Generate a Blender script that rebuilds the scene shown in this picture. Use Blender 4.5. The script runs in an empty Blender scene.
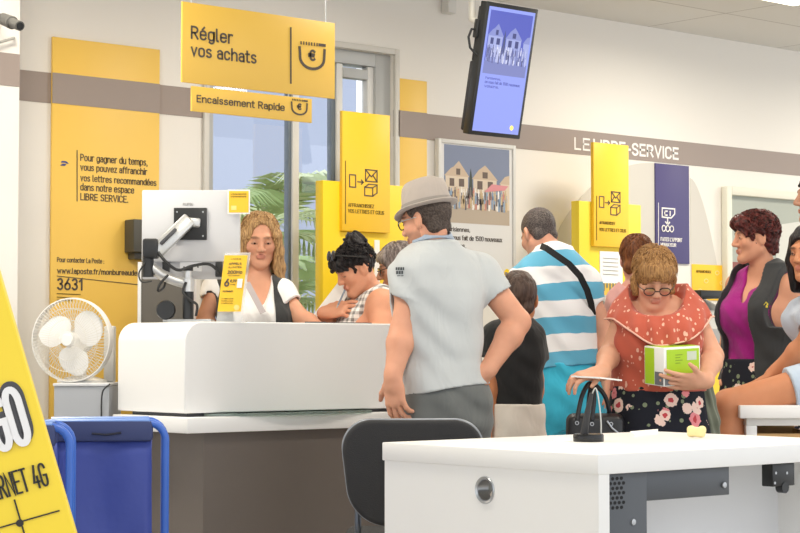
import bpy, bmesh, math, random
import numpy as np
from mathutils import Vector, Matrix
random.seed(7)
S = bpy.context.scene
COL = S.collection
# ------------------------------------------------------------------ camera frame
F = 1900.0
CH = 1.10                                   # camera height
PITCH = math.atan(84 / F)
YAW = math.radians(40.8)
DV = Vector((math.sin(YAW), math.cos(YAW), 0))      # horizontal viewing direction
RV = Vector((math.cos(YAW), -math.sin(YAW), 0))     # to the right
UPZ = Vector((0, 0, 1))
AX = DV * math.cos(PITCH) + UPZ * math.sin(PITCH)
UV = UPZ * math.cos(PITCH) - DV * math.sin(PITCH)
CAM = Vector((0, 0, CH))
def ray(px, py): return AX + RV * ((px - 400) / F) - UV * ((py - 266.5) / F)
def at_Y(px, py, Y):
    r = ray(px, py); return CAM + r * (Y / r.y)
def at_X(px, py, X):
    r = ray(px, py); return CAM + r * (X / r.x)
def at_Z(px, py, Z):
    r = ray(px, py); return CAM + r * ((Z - CH) / r.z)
def at_D(px, py, D):
    r = ray(px, py); return CAM + r * (D / r.dot(DV))
# ------------------------------------------------------------------ materials
def lin(h):
    if isinstance(h, str):
        h = h.lstrip('#'); c = [int(h[i:i+2], 16) / 255 for i in (0, 2, 4)]
    else: c = list(h)
    return tuple((v / 12.92 if v <= .04045 else ((v + .055) / 1.055) ** 2.4) for v in c) + (1,)
MATS = {}
def mat(name, color, rough=.5, metal=0, spec=.5, emit=0, bump=0, bscale=60, trans=0, var=0, sheen=0, alpha=1, sss=0):
    if name in MATS: return MATS[name]
    m = bpy.data.materials.new(name); m.use_nodes = True; MATS[name] = m
    nt = m.node_tree; b = nt.nodes['Principled BSDF']
    c = lin(color)
    b.inputs['Base Color'].default_value = c
    b.inputs['Roughness'].default_value = rough; b.inputs['Metallic'].default_value = metal
    b.inputs['Specular IOR Level'].default_value = spec
    if trans: b.inputs['Transmission Weight'].default_value = trans
    if alpha < 1: b.inputs['Alpha'].default_value = alpha
    if sss:
        b.inputs['Subsurface Weight'].default_value = sss; b.inputs['Subsurface Scale'].default_value = .008
        b.inputs['Subsurface Radius'].default_value = (1, .4, .25)
    if sheen: b.inputs['Sheen Weight'].default_value = sheen
    if emit:
        b.inputs['Emission Color'].default_value = c; b.inputs['Emission Strength'].default_value = emit
    if bump or var:
        tc = nt.nodes.new('ShaderNodeTexCoord'); n = nt.nodes.new('ShaderNodeTexNoise')
        n.inputs['Scale'].default_value = bscale; n.inputs['Detail'].default_value = 3
        nt.links.new(tc.outputs['Object'], n.inputs['Vector'])
        if bump:
            bp = nt.nodes.new('ShaderNodeBump'); bp.inputs['Strength'].default_value = bump; bp.inputs['Distance'].default_value = .01
            nt.links.new(n.outputs['Fac'], bp.inputs['Height']); nt.links.new(bp.outputs['Normal'], b.inputs['Normal'])
        if var:
            hs = nt.nodes.new('ShaderNodeMix'); hs.data_type = 'RGBA'
            hs.inputs[6].default_value = tuple(v * (1 - var) for v in c[:3]) + (1,); hs.inputs[7].default_value = tuple(min(1, v * (1 + var)) for v in c[:3]) + (1,)
            nt.links.new(n.outputs['Fac'], hs.inputs[0]); nt.links.new(hs.outputs[2], b.inputs['Base Color'])
    return m
class NT:
    """small helper to wire a pattern into a material's base colour"""
    def __init__(s, name, rough=.8, sheen=0):
        s.m = bpy.data.materials.new(name); s.m.use_nodes = True; s.nt = s.m.node_tree
        s.b = s.nt.nodes['Principled BSDF']; s.b.inputs['Roughness'].default_value = rough
        s.b.inputs['Specular IOR Level'].default_value = .25
        if sheen: s.b.inputs['Sheen Weight'].default_value = sheen
        s.co = s.nt.nodes.new('ShaderNodeTexCoord').outputs['Object']
        MATS[name] = s.m
    def n(s, t, **kw):
        x = s.nt.nodes.new(t)
        for k, v in kw.items(): setattr(x, k, v)
        return x
    def link(s, a, b): s.nt.links.new(a, b)
    def math(s, op, a, b=None):
        x = s.n('ShaderNodeMath', operation=op)
        for i, v in enumerate((a, b)):
            if v is None: continue
            if isinstance(v, (int, float)): x.inputs[i].default_value = v
            else: s.link(v, x.inputs[i])
        return x.outputs[0]
    def mix(s, fac, a, b):
        x = s.n('ShaderNodeMix', data_type='RGBA')
        for i, v in ((0, fac), (6, a), (7, b)):
            if isinstance(v, (int, float)): x.inputs[i].default_value = v
            elif isinstance(v, tuple): x.inputs[i].default_value = v
            elif isinstance(v, str): x.inputs[i].default_value = lin(v)
            else: s.link(v, x.inputs[i])
        return x.outputs[2]
    def xyz(s):
        x = s.n('ShaderNodeSeparateXYZ'); s.link(s.co, x.inputs[0]); return x.outputs
    def voro(s, scale, feature='F1', out='Distance', rnd=1):
        x = s.n('ShaderNodeTexVoronoi', feature=feature); x.inputs['Scale'].default_value = scale; x.inputs['Randomness'].default_value = rnd
        s.link(s.co, x.inputs['Vector']); return x.outputs[out]
    def noise(s, scale, detail=3):
        x = s.n('ShaderNodeTexNoise'); x.inputs['Scale'].default_value = scale; x.inputs['Detail'].default_value = detail
        s.link(s.co, x.inputs['Vector']); return x.outputs['Fac']
    def bump(s, h, st=.3, dist=.01):
        x = s.n('ShaderNodeBump'); x.inputs['Strength'].default_value = st; x.inputs['Distance'].default_value = dist
        s.link(h, x.inputs['Height']); s.link(x.outputs[0], s.b.inputs['Normal'])
    def done(s, col): s.link(col, s.b.inputs['Base Color']); return s.m
# ------------------------------------------------------------------ objects
def tag(o, label=None, cat=None, group=None, kind=None):
    if label: o['label'] = label
    if cat: o['category'] = cat
    if group: o['group'] = group
    if kind: o['kind'] = kind
    return o
def empty(name, loc, rz=0, **kw):
    o = bpy.data.objects.new(name, None); COL.objects.link(o); o.empty_display_size = .1
    o.location = loc; o.rotation_euler.z = rz; tag(o, **kw); return o
def link_mesh(name, me, m, parent=None, smooth=False, angle=None):
    o = bpy.data.objects.new(name, me); COL.objects.link(o)
    if m is not None and not me.materials:
        for x in (m if isinstance(m, (list, tuple)) else [m]): me.materials.append(x)
    if smooth: me.polygons.foreach_set('use_smooth', np.ones(len(me.polygons), dtype=bool))
    if angle is not None:
        me.polygons.foreach_set('use_smooth', np.ones(len(me.polygons), dtype=bool)); me.set_sharp_from_angle(angle=math.radians(angle))
    if parent: o.parent = parent
    return o
class MB:
    """collects shapes; build() links them as one mesh object"""
    def __init__(s): s.bm = bmesh.new()
    def poly(s, pts):
        v = [s.bm.verts.new(p) for p in pts]
        try: s.bm.faces.new(v)
        except ValueError: pass
        return v
    def box(s, lo, hi, bevel=0, M=None, seg=2):
        r = bmesh.ops.create_cube(s.bm, size=1)
        vs = r['verts']
        for v in vs:
            v.co = Vector([lo[i] + (hi[i] - lo[i]) * (v.co[i] + .5) for i in range(3)])
        if bevel:
            es = list({e for v in vs for e in v.link_edges})
            q = bmesh.ops.bevel(s.bm, geom=es, offset=bevel, segments=seg, affect='EDGES', profile=.5)
            vs = list({v for f in q['faces'] for v in f.verts} | {v for v in vs if v.is_valid})
        if M is not None:
            for v in vs: v.co = M @ v.co
        return s
    def prism(s, pts2, a, b, plane='XZ', bevel=0):
        """outline extruded between a and b along the axis left out of plane"""
        def P(p, t):
            return {'XZ': (p[0], t, p[1]), 'XY': (p[0], p[1], t), 'YZ': (t, p[0], p[1])}[plane]
        A = [s.bm.verts.new(P(p, a)) for p in pts2]; B = [s.bm.verts.new(P(p, b)) for p in pts2]
        n = len(pts2)
        fs = [s.bm.faces.new(A), s.bm.faces.new(B[::-1])]
        for i in range(n): fs.append(s.bm.faces.new((A[i], B[i], B[(i+1) % n], A[(i+1) % n])))
        bmesh.ops.recalc_face_normals(s.bm, faces=fs)
        return s
    def tube(s, pts, r, seg=10, closed=False, cap=True):
        pts = [Vector(p) for p in pts]; n = len(pts)
        rs = r if isinstance(r, (list, tuple)) else [r] * n
        rings = []; up = None
        for i, p in enumerate(pts):
            t = (pts[(i+1) % n] - pts[i-1]) if closed else (pts[min(i+1, n-1)] - pts[max(i-1, 0)])
            if t.length < 1e-9: t = Vector((0, 0, 1))
            t.normalize()
            if up is None:
                up = t.cross(Vector((0, 0, 1)))
                if up.length < .1: up = t.cross(Vector((1, 0, 0)))
            up = (up - t * up.dot(t)).normalized(); w = t.cross(up)
            rings.append([s.bm.verts.new(p + (up * math.cos(2*math.pi*k/seg) + w * math.sin(2*math.pi*k/seg)) * rs[i]) for k in range(seg)])
        for i in range(n if closed else n - 1):
            A, B = rings[i], rings[(i+1) % n]
            for k in range(seg): s.bm.faces.new((A[k], A[(k+1) % seg], B[(k+1) % seg], B[k]))
        if cap and not closed:
            s.bm.faces.new(rings[0][::-1]); s.bm.faces.new(rings[-1])
        return s
    def lathe(s, prof, seg=28, M=None):
        """profile of (radius, height) turned about local z"""
        rings = []
        for r, h in prof:
            if r < 1e-6: rings.append([s.bm.verts.new((0, 0, h))])
            else: rings.append([s.bm.verts.new((r*math.cos(2*math.pi*k/seg), r*math.sin(2*math.pi*k/seg), h)) for k in range(seg)])
        for A, B in zip(rings, rings[1:]):
            for k in range(seg):
                a0, a1 = A[k % len(A)], A[(k+1) % len(A)]; b0, b1 = B[k % len(B)], B[(k+1) % len(B)]
                f = [a0, a1, b1, b0]; f = [v for i, v in enumerate(f) if v not in f[:i]]
                if len(f) > 2:
                    try: s.bm.faces.new(f)
                    except ValueError: pass
        if M is not None:
            for R in rings:
                for v in R: v.co = M @ v.co
        return s
    def build(s, name, m, parent=None, angle=35, M=None):
        bmesh.ops.recalc_face_normals(s.bm, faces=s.bm.faces[:])
        if M is not None: bmesh.ops.transform(s.bm, matrix=M, verts=s.bm.verts[:])
        me = bpy.data.meshes.new(name); s.bm.to_mesh(me); s.bm.free()
        return link_mesh(name, me, m, parent, angle=angle)
def rounded(x0, x1, z0, z1, r, n=6, corners=(1, 1, 1, 1)):
    """outline with rounded corners, order bl, br, tr, tl"""
    out = []
    for i, (cx, cz, a) in enumerate(((x0, z0, 180), (x1, z0, 270), (x1, z1, 0), (x0, z1, 90))):
        if not corners[i]: out.append((cx, cz)); continue
        ox = cx + (r if cx == x0 else -r); oz = cz + (r if cz == z0 else -r)
        for k in range(n + 1):
            t = math.radians(a + 90 * k / n); out.append((ox + r*math.cos(t), oz + r*math.sin(t)))
    return out
def arc(p, q, bulge, n=8):
    p, q = Vector(p), Vector(q); b = Vector(bulge)
    return [p.lerp(q, i/n) + b * (4*(i/n)*(1-i/n)) for i in range(n+1)]
def basis(o, ux, uy, uz):
    M = Matrix.Identity(4)
    for i, a in enumerate((ux, uy, uz)):
        for j in range(3): M[j][i] = a[j]
    for j in range(3): M[j][3] = o[j]
    return M
def strokes(lines, wd, o, ux, uz, m, name, parent, depth=.002):
    """drawn lines: polylines in the plane ux, uz about o, each of width wd"""
    ux, uz = Vector(ux), Vector(uz); nn = ux.cross(uz); b = MB(); o = Vector(o)
    for L in lines:
        for p, q in zip(L, L[1:]):
            p, q = Vector(p), Vector(q); d = (q - p)
            if d.length < 1e-9: continue
            d.normalize(); e = Vector((-d.y, d.x)) * wd / 2; d = d * wd / 2
            c = [p - d - e, q + d - e, q + d + e, p - d + e]
            A = [b.bm.verts.new(o + ux*v.x + uz*v.y) for v in c]; B = [b.bm.verts.new(o + ux*v.x + uz*v.y + nn*depth) for v in c]
            b.bm.faces.new(B); b.bm.faces.new(A[::-1])
            for i in range(4): b.bm.faces.new((A[i], A[(i+1) % 4], B[(i+1) % 4], B[i]))
    return b.build(name, m, parent, angle=None)
# ------------------------------------------------------------------ implicit surfaces
class Sdf:
    def __init__(s): s.p = []; s.lo = np.full(3, 1e9); s.hi = np.full(3, -1e9); s.post = []
    def add(s, fn, lo, hi, k=.02, op='add'):
        lo, hi = np.array(lo, float), np.array(hi, float); s.p.append((fn, lo, hi, k, op))
        if op == 'add': s.lo = np.minimum(s.lo, lo); s.hi = np.maximum(s.hi, hi)
        return s
    def cone(s, a, b, ra, rb, k=.02, op='add', flat=False):
        """tapered capsule from a to b; flat cuts it square at b"""
        a, b = np.array(a, float), np.array(b, float); L = np.linalg.norm(b - a); R = max(ra, rb); e = b
        if flat: u = (b - a)/L; e = b + u*R; rb = ra + (rb - ra)*(L + R)/L
        ba = e - a; L2 = max(ba @ ba, 1e-9)
        def fn(x, y, z):
            px, py, pz = x - a[0], y - a[1], z - a[2]
            h = np.clip((px*ba[0] + py*ba[1] + pz*ba[2]) / L2, 0, 1)
            d = np.sqrt((px - ba[0]*h)**2 + (py - ba[1]*h)**2 + (pz - ba[2]*h)**2) - (ra + (rb - ra)*h)
            if flat: d = np.maximum(d, (x - b[0])*u[0] + (y - b[1])*u[1] + (z - b[2])*u[2])
            return d
        return s.add(fn, np.minimum(a, b) - R, np.maximum(a, b) + R, k, op)
    def ball(s, c, r, k=.02, op='add'): return s.cone(c, c, r, r, k, op)
    def ell(s, c, r, R=None, k=.02, op='add'):
        c = np.array(c, float); r = np.array(r, float); R = np.eye(3) if R is None else np.array(R, float)   # columns = axes
        ext = np.sqrt(((R * r[None])**2).sum(1))
        def fn(x, y, z):
            px, py, pz = x - c[0], y - c[1], z - c[2]
            q = [R[0, i]*px + R[1, i]*py + R[2, i]*pz for i in range(3)]
            k0 = np.sqrt(sum((q[i]/r[i])**2 for i in range(3))); k1 = np.sqrt(sum((q[i]/r[i]**2)**2 for i in range(3)))
            return k0*(k0 - 1)/np.maximum(k1, 1e-6)
        return s.add(fn, c - ext, c + ext, k, op)
    def rbox(s, c, h, R=None, r=.004, k=.004, op='add'):
        c = np.array(c, float); h = np.array(h, float); R = np.eye(3) if R is None else np.array(R, float)
        ext = (np.abs(R) * h[None]).sum(1)
        def fn(x, y, z):
            px, py, pz = x - c[0], y - c[1], z - c[2]
            q = [np.abs(R[0, i]*px + R[1, i]*py + R[2, i]*pz) - h[i] + r for i in range(3)]
            o = np.sqrt(sum(np.maximum(v, 0)**2 for v in q)); return o + np.minimum(np.maximum(np.maximum(q[0], q[1]), q[2]), 0) - r
        return s.add(fn, c - ext, c + ext, k, op)
    def loft(s, rows, ang, k=.03, op='add', ripple=None, caps=True, infl=0):
        """rows (z, cx, cy, half width, half depth); width runs along (cos ang, sin ang)"""
        rows = sorted(rows); A = np.array(rows, float)
        zz = np.arange(A[0, 0], A[-1, 0] + .004, .004)
        T = [np.interp(zz, A[:, 0], A[:, i]) for i in range(1, 5)]
        n = 7; ker = np.ones(n)/n
        T = [np.convolve(np.pad(t, n//2, mode='edge'), ker, 'valid') for t in T]
        T[2] = T[2] + infl; T[3] = T[3] + infl
        ca, sa = math.cos(ang), math.sin(ang); z0, z1 = zz[0], zz[-1]
        def fn(x, y, z):
            cx, cy, w, d = [np.interp(z, zz, t) for t in T]
            dx, dy = x - cx, y - cy; u = dx*ca + dy*sa; v = -dx*sa + dy*ca
            k0 = np.sqrt((u/w)**2 + (v/d)**2); k1 = np.sqrt((u/w**2)**2 + (v/d**2)**2)
            q = k0*(k0 - 1)/np.maximum(k1, 1e-6)
            if ripple is not None: q = q - ripple(np.arctan2(v/d, u/w), z)
            return np.maximum(q, np.maximum(z0 - z, z - z1))
        m = max(T[2].max(), T[3].max()) + .02
        return s.add(fn, (T[0].min() - m, T[1].min() - m, z0), (T[0].max() + m, T[1].max() + m, z1), k, op)
    def cut(s, fn): s.post.append(('cut', fn)); return s           # what has fn > 0 goes
    def warp(s, fn): s.post.append(('warp', fn)); return s         # field += fn
    def mesh(s, res=.005, pad=.02):
        lo = s.lo - pad; n = np.ceil((s.hi + pad - lo)/res).astype(int) + 1
        ax = [(lo[i] + res*np.arange(n[i])).astype(np.float32) for i in range(3)]
        G = np.full(n, .08, dtype=np.float32)
        for fn, a, b, k, op in s.p:
            mg = k + 3*res
            i0 = np.clip(np.floor((a - mg - lo)/res).astype(int), 0, n - 1); i1 = np.clip(np.ceil((b + mg - lo)/res).astype(int) + 1, 1, n)
            if (i1 <= i0).any(): continue
            sl = tuple(slice(i0[i], i1[i]) for i in range(3))
            d = fn(ax[0][sl[0]][:, None, None], ax[1][sl[1]][None, :, None], ax[2][sl[2]][None, None, :]).astype(np.float32)
            g = G[sl]
            if op == 'add':
                h = np.maximum(k - np.abs(g - d), 0)/max(k, 1e-6); G[sl] = np.minimum(g, d) - h*h*k*.25
            elif op == 'sub':
                h = np.maximum(k - np.abs(g + d), 0)/max(k, 1e-6); G[sl] = np.maximum(g, -d) + h*h*k*.25
        X, Y, Z = ax[0][:, None, None], ax[1][None, :, None], ax[2][None, None, :]
        for t, fn in s.post:
            v = fn(X, Y, Z)
            G = (np.maximum(G, v) if t == 'cut' else G + v).astype(np.float32)
        G[0] = G[-1] = .05; G[:, 0] = G[:, -1] = .05; G[:, :, 0] = G[:, :, -1] = .05
        return nets(G, lo, res)
def nets(G, lo, res):
    B = G < 0; nx, ny, nz = G.shape
    c = np.zeros((nx-1, ny-1, nz-1), dtype=np.int8)
    for dx in (0, 1):
        for dy in (0, 1):
            for dz in (0, 1): c += B[dx:nx-1+dx, dy:ny-1+dy, dz:nz-1+dz]
    act = (c > 0) & (c < 8)
    I = np.argwhere(act); idx = np.full(act.shape, -1, dtype=np.int32); idx[act] = np.arange(len(I))
    corner = np.array([(dx, dy, dz) for dx in (0, 1) for dy in (0, 1) for dz in (0, 1)])
    val = np.stack([G[I[:, 0]+o[0], I[:, 1]+o[1], I[:, 2]+o[2]] for o in corner], 1)
    acc = np.zeros((len(I), 3)); cnt = np.zeros(len(I))
    for a in range(8):
        for b in range(a+1, 8):
            if np.abs(corner[a] - corner[b]).sum() != 1: continue
            va, vb = val[:, a], val[:, b]; m = (va < 0) != (vb < 0)
            t = va[m]/(va[m] - vb[m]); acc[m] += corner[a][None] + t[:, None]*(corner[b] - corner[a])[None]; cnt[m] += 1
    V = lo[None] + res*(I + acc/np.maximum(cnt, 1)[:, None])
    Q = []
    for ax in range(3):
        s0 = [slice(1, -1)]*3; s1 = [slice(1, -1)]*3; s0[ax] = slice(0, -1); s1[ax] = slice(1, None)
        b0 = B[tuple(s0)]; b1 = B[tuple(s1)]
        E = np.argwhere(b0 != b1)
        if not len(E): continue
        fl = b0[E[:, 0], E[:, 1], E[:, 2]]
        off = np.ones(3, int); off[ax] = 0; E = E + off
        u = [(1, 2), (2, 0), (0, 1)][ax]
        def at(du, dv):
            q = E.copy(); q[:, u[0]] -= du; q[:, u[1]] -= dv; return idx[q[:, 0], q[:, 1], q[:, 2]]
        q = np.stack([at(1, 1), at(0, 1), at(0, 0), at(1, 0)], 1)
        q[~fl] = q[~fl][:, ::-1]; Q.append(q)
    return V, np.concatenate(Q)
def np_mesh(name, V, Q):
    me = bpy.data.meshes.new(name); me.vertices.add(len(V)); me.vertices.foreach_set('co', V.astype(np.float32).ravel())
    me.loops.add(len(Q)*4); me.loops.foreach_set('vertex_index', Q.astype(np.int32).ravel())
    me.polygons.add(len(Q)); me.polygons.foreach_set('loop_start', np.arange(len(Q), dtype=np.int32)*4)
    me.polygons.foreach_set('loop_total', np.full(len(Q), 4, dtype=np.int32)); me.update(calc_edges=True); me.validate()
    return me
def sdf_obj(name, s, m, parent=None, res=.005, tint=None):
    V, Q = s.mesh(res); me = np_mesh(name, V, Q)
    if tint is not None:
        at = me.attributes.new('tint', 'FLOAT_COLOR', 'POINT'); c = np.ones((len(V), 4), dtype=np.float32); c[:, :3] = tint(V)
        at.data.foreach_set('color', c.ravel())
    return link_mesh(name, me, m, parent, smooth=True)
# ------------------------------------------------------------------ a plain engineering letter, drawn as strokes
def _a(cx, cy, rx, ry, a0, a1, n=7): return [(cx + rx*math.cos(math.radians(a0 + (a1 - a0)*i/n)), cy + ry*math.sin(math.radians(a0 + (a1 - a0)*i/n))) for i in range(n+1)]
def _glyphs():
    G = {}; X = .72; w = .52; r = .24; w2 = .46; q = .21
    bowl = lambda x0, x1, y0, y1, r: _a(x1 - r, y1 - r, r, r, 0, 90) + _a(x0 + r, y1 - r, r, r, 90, 180) + _a(x0 + r, y0 + r, r, r, 180, 270) + _a(x1 - r, y0 + r, r, r, 270, 360) + [(x1, y1 - r)]
    G['O'] = (w, [bowl(0, w, 0, 1, r)]); G['Q'] = (w, [bowl(0, w, 0, 1, r), [(.32, .2), (.56, -.05)]]); G['0'] = (w*.95, [bowl(0, w*.95, 0, 1, r)])
    G['C'] = (w, [_a(w - r, 1 - r, r, r, 10, 90) + _a(r, 1 - r, r, r, 90, 180) + _a(r, r, r, r, 180, 270) + _a(w - r, r, r, r, 270, 350)])
    G['G'] = (w, [_a(w - r, 1 - r, r, r, 10, 90) + _a(r, 1 - r, r, r, 90, 180) + _a(r, r, r, r, 180, 270) + _a(w - r, r, r, r, 270, 360) + [(w, .48), (.3, .48)]])
    G['U'] = (w, [[(0, 1)] + _a(r, r, r, r, 180, 270) + _a(w - r, r, r, r, 270, 360) + [(w, 1)]]); G['J'] = (.4, [[(.4, 1)] + _a(.4 - .2, .2, .2, .2, 360, 200)])
    G['D'] = (w, [[(0, 0), (0, 1)] + _a(w - r, 1 - r, r, r, 90, 0) + _a(w - r, r, r, r, 0, -90) + [(0, 0)]])
    G['B'] = (w, [[(0, 0), (0, 1)] + _a(w - .27, .77, .23, .23, 90, -90) + [(0, .54)], _a(w - .27, .27, .27, .27, 90, -90) + [(0, 0)]])
    G['P'] = (w, [[(0, 0), (0, 1)] + _a(w - .27, .73, .27, .27, 90, -90) + [(0, .46)]]); G['R'] = (w, [[(0, 0), (0, 1)] + _a(w - .27, .74, .26, .26, 90, -90) + [(0, .48)], [(.24, .48), (w, 0)]])
    G['S'] = (.5, [_a(.27, .76, .22, .24, 20, 90) + _a(.24, .76, .23, .24, 90, 235) + [(.25, .52)] + _a(.25, .25, .25, .25, 60, -90) + _a(.24, .25, .24, .25, 270, 200)])
    G['E'] = (.46, [[(.46, 1), (0, 1), (0, 0), (.46, 0)], [(0, .52), (.40, .52)]]); G['F'] = (.44, [[(.44, 1), (0, 1), (0, 0)], [(0, .5), (.38, .5)]]); G['L'] = (.42, [[(0, 1), (0, 0), (.42, 0)]])
    G['T'] = (.5, [[(0, 1), (.5, 1)], [(.25, 1), (.25, 0)]]); G['H'] = (w, [[(0, 0), (0, 1)], [(w, 0), (w, 1)], [(0, .52), (w, .52)]]); G['I'] = (.0, [[(0, 0), (0, 1)]])
    G['A'] = (.58, [[(0, 0), (.29, 1), (.58, 0)], [(.1, .27), (.48, .27)]]); G['V'] = (.56, [[(0, 1), (.28, 0), (.56, 1)]]); G['N'] = (w, [[(0, 0), (0, 1), (w, 0), (w, 1)]]); G['M'] = (.66, [[(0, 0), (0, 1), (.33, .35), (.66, 1), (.66, 0)]])
    G['Z'] = (.48, [[(0, 1), (.48, 1), (0, 0), (.48, 0)]]); G['Y'] = (.54, [[(0, 1), (.27, .46), (.54, 1)], [(.27, .46), (.27, 0)]]); G['X'] = (.52, [[(0, 0), (.52, 1)], [(0, 1), (.52, 0)]]); G['W'] = (.84, [[(0, 1), (.2, 0), (.42, .9), (.64, 0), (.84, 1)]]); G['K'] = (.52, [[(0, 0), (0, 1)], [(.5, 1), (0, .4)], [(.16, .57), (.54, 0)]])
    G['o'] = (w2, [bowl(0, w2, 0, X, q)]); G['n'] = (w2, [[(0, 0), (0, X)], [(0, X*.72)] + _a(w2 - q, X - q, q, q, 105, 0) + [(w2, 0)]]); G['r'] = (.28, [[(0, 0), (0, X)], [(0, X*.72)] + _a(.2, X - .2, .2, .2, 120, 60)])
    G['m'] = (.76, [[(0, 0), (0, X)], [(0, X*.72)] + _a(.19, X - .19, .19, .19, 110, 0) + [(.38, 0)], [(.38, X*.72)] + _a(.57, X - .19, .19, .19, 110, 0) + [(.76, 0)]])
    G['u'] = (w2, [[(0, X)] + _a(q, q, q, q, 180, 285) + [(w2, X*.3)], [(w2, X), (w2, 0)]]); G['h'] = (w2, [[(0, 0), (0, 1.02)], [(0, X*.72)] + _a(w2 - q, X - q, q, q, 105, 0) + [(w2, 0)]])
    G['a'] = (.42, [_a(.21, X - .21, .21, .21, 155, 0) + [(.42, 0)], [(.42, .42), (.19, .42)] + _a(.19, .21, .19, .21, 90, 270) + [(.42, .05)]])
    G['e'] = (w2, [[(0, X*.52), (w2, X*.52)] + _a(w2 - q, X - q, q, q, 0, 90) + _a(q, X - q, q, q, 90, 180) + _a(q, q, q, q, 180, 270) + _a(w2 - q, q, q, q, 270, 340)]); G['é'] = (w2, G['e'][1] + [[(.17, .84), (.32, 1.04)]])
    G['c'] = (.42, [_a(.42 - q, X - q, q, q, 15, 90) + _a(q, X - q, q, q, 90, 180) + _a(q, q, q, q, 180, 270) + _a(.42 - q, q, q, q, 270, 345)])
    G['s'] = (.40, [_a(.2, X - .18, .19, .18, 30, 230) + [(.22, .37)] + _a(.2, .18, .2, .18, 70, -150)])
    G['d'] = (w2, [bowl(0, w2, 0, X, q), [(w2, 0), (w2, 1.02)]]); G['b'] = (w2, [bowl(0, w2, 0, X, q), [(0, 0), (0, 1.02)]]); G['p'] = (w2, [bowl(0, w2, 0, X, q), [(0, -.26), (0, X)]]); G['q'] = (w2, [bowl(0, w2, 0, X, q), [(w2, -.26), (w2, X)]])
    G['g'] = (w2, [bowl(0, w2, 0, X, q), [(w2, X)] + _a(w2 - q, -.05, q, .21, 0, -150)])
    G['l'] = (.12, [[(0, 1.02)] + _a(.12, .12, .12, .12, 180, 270)]); G['i'] = (0, [[(0, 0), (0, X)], [(0, .93), (0, 1.0)]]); G['j'] = (.06, [[(.06, X), (.06, -.1), (-.05, -.26)], [(.06, .93), (.06, 1)]])
    G['t'] = (.26, [[(.08, .98)] + _a(.22, .14, .14, .14, 180, 270) + [(.28, 0)], [(-.05, X), (.27, X)]]); G['f'] = (.26, [[(.08, 0)] + _a(.22, .87, .14, .14, 180, 90) + [(.28, 1.01)], [(-.05, X), (.27, X)]])
    G['v'] = (.44, [[(0, X), (.22, 0), (.44, X)]]); G['z'] = (.4, [[(0, X), (.4, X), (0, 0), (.4, 0)]]); G['x'] = (.44, [[(0, 0), (.44, X)], [(0, X), (.44, 0)]]); G['w'] = (.70, [[(0, X), (.17, 0), (.35, .62), (.53, 0), (.70, X)]]); G['y'] = (.44, [[(0, X), (.22, 0)], [(.44, X), (.16, -.26), (.06, -.26)]]); G['k'] = (.42, [[(0, 0), (0, 1.02)], [(.4, X), (0, .28)], [(.14, .42), (.44, 0)]])
    G['1'] = (.24, [[(0, .8), (.22, 1), (.22, 0)]]); G['2'] = (.48, [_a(.24, .76, .23, .24, 165, -30) + [(0, 0), (.48, 0)]]); G['3'] = (.48, [_a(.23, .76, .22, .24, 150, -80), _a(.23, .26, .25, .26, 85, -150)]); G['4'] = (.52, [[(.32, 1), (0, .26), (.52, .26)], [(.38, .5), (.38, 0)]])
    G['5'] = (.48, [[(.44, 1), (.05, 1), (.03, .55)] + _a(.22, .31, .26, .31, 110, -150)]); G['6'] = (.5, [[(.36, 1), (.06, .45)], bowl(0, .5, 0, .6, .25)]); G['9'] = (.5, [[(.14, 0), (.44, .55)], bowl(0, .5, .4, 1, .25)])
    G['-'] = (.26, [[(0, .42), (.26, .42)]]); G['.'] = (0, [[(0, 0), (0, .04)]]); G[','] = (.03, [[(.03, .04), (-.02, -.14)]]); G["'"] = (0, [[(0, 1), (0, .8)]]); G[':'] = (0, [[(0, 0), (0, .04)], [(0, .5), (0, .54)]]); G['/'] = (.34, [[(0, -.08), (.34, 1.04)]])
    G['€'] = (.56, [_a(.32, .5, .25, .5, 50, 310, 14), [(-.02, .6), (.44, .6)], [(-.02, .4), (.40, .4)]]); G['É'] = (.46, G['E'][1] + [[(.17, 1.14), (.32, 1.32)]]); G['À'] = (.58, G['A'][1] + [[(.2, 1.32), (.34, 1.14)]])
    return G
GLYPHS = _glyphs()
def text(s, name, o, ux, uz, w, h, m, parent=None, depth=.002, bold=0, shear=0):
    """lettering whose ink box is w x h with its lower left corner at o; bold 0 is regular weight"""
    wt = .125 + bold*2.2; L = []; x = 0; gap = .19
    for ch in s:
        if ch == ' ': x += .38; continue
        gw, st = GLYPHS.get(ch) or GLYPHS[ch.upper()]
        L += [[(x + a, b) for a, b in l] for l in st]; x += gw + gap + wt*.35
    xs = [p[0] for l in L for p in l]; ys = [p[1] for l in L for p in l]; x0, x1, y0, y1 = min(xs) - wt/2, max(xs) + wt/2, min(ys) - wt/2, max(ys) + wt/2
    sx, sy = w/(x1 - x0), h/(y1 - y0); sw = wt*math.sqrt(sx*sy)
    L = [[((a - x0)*sx, (b - y0)*sy) for a, b in l] for l in L]
    return ribbons(L, sw, o, ux, uz, m, name, parent, depth)
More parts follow.
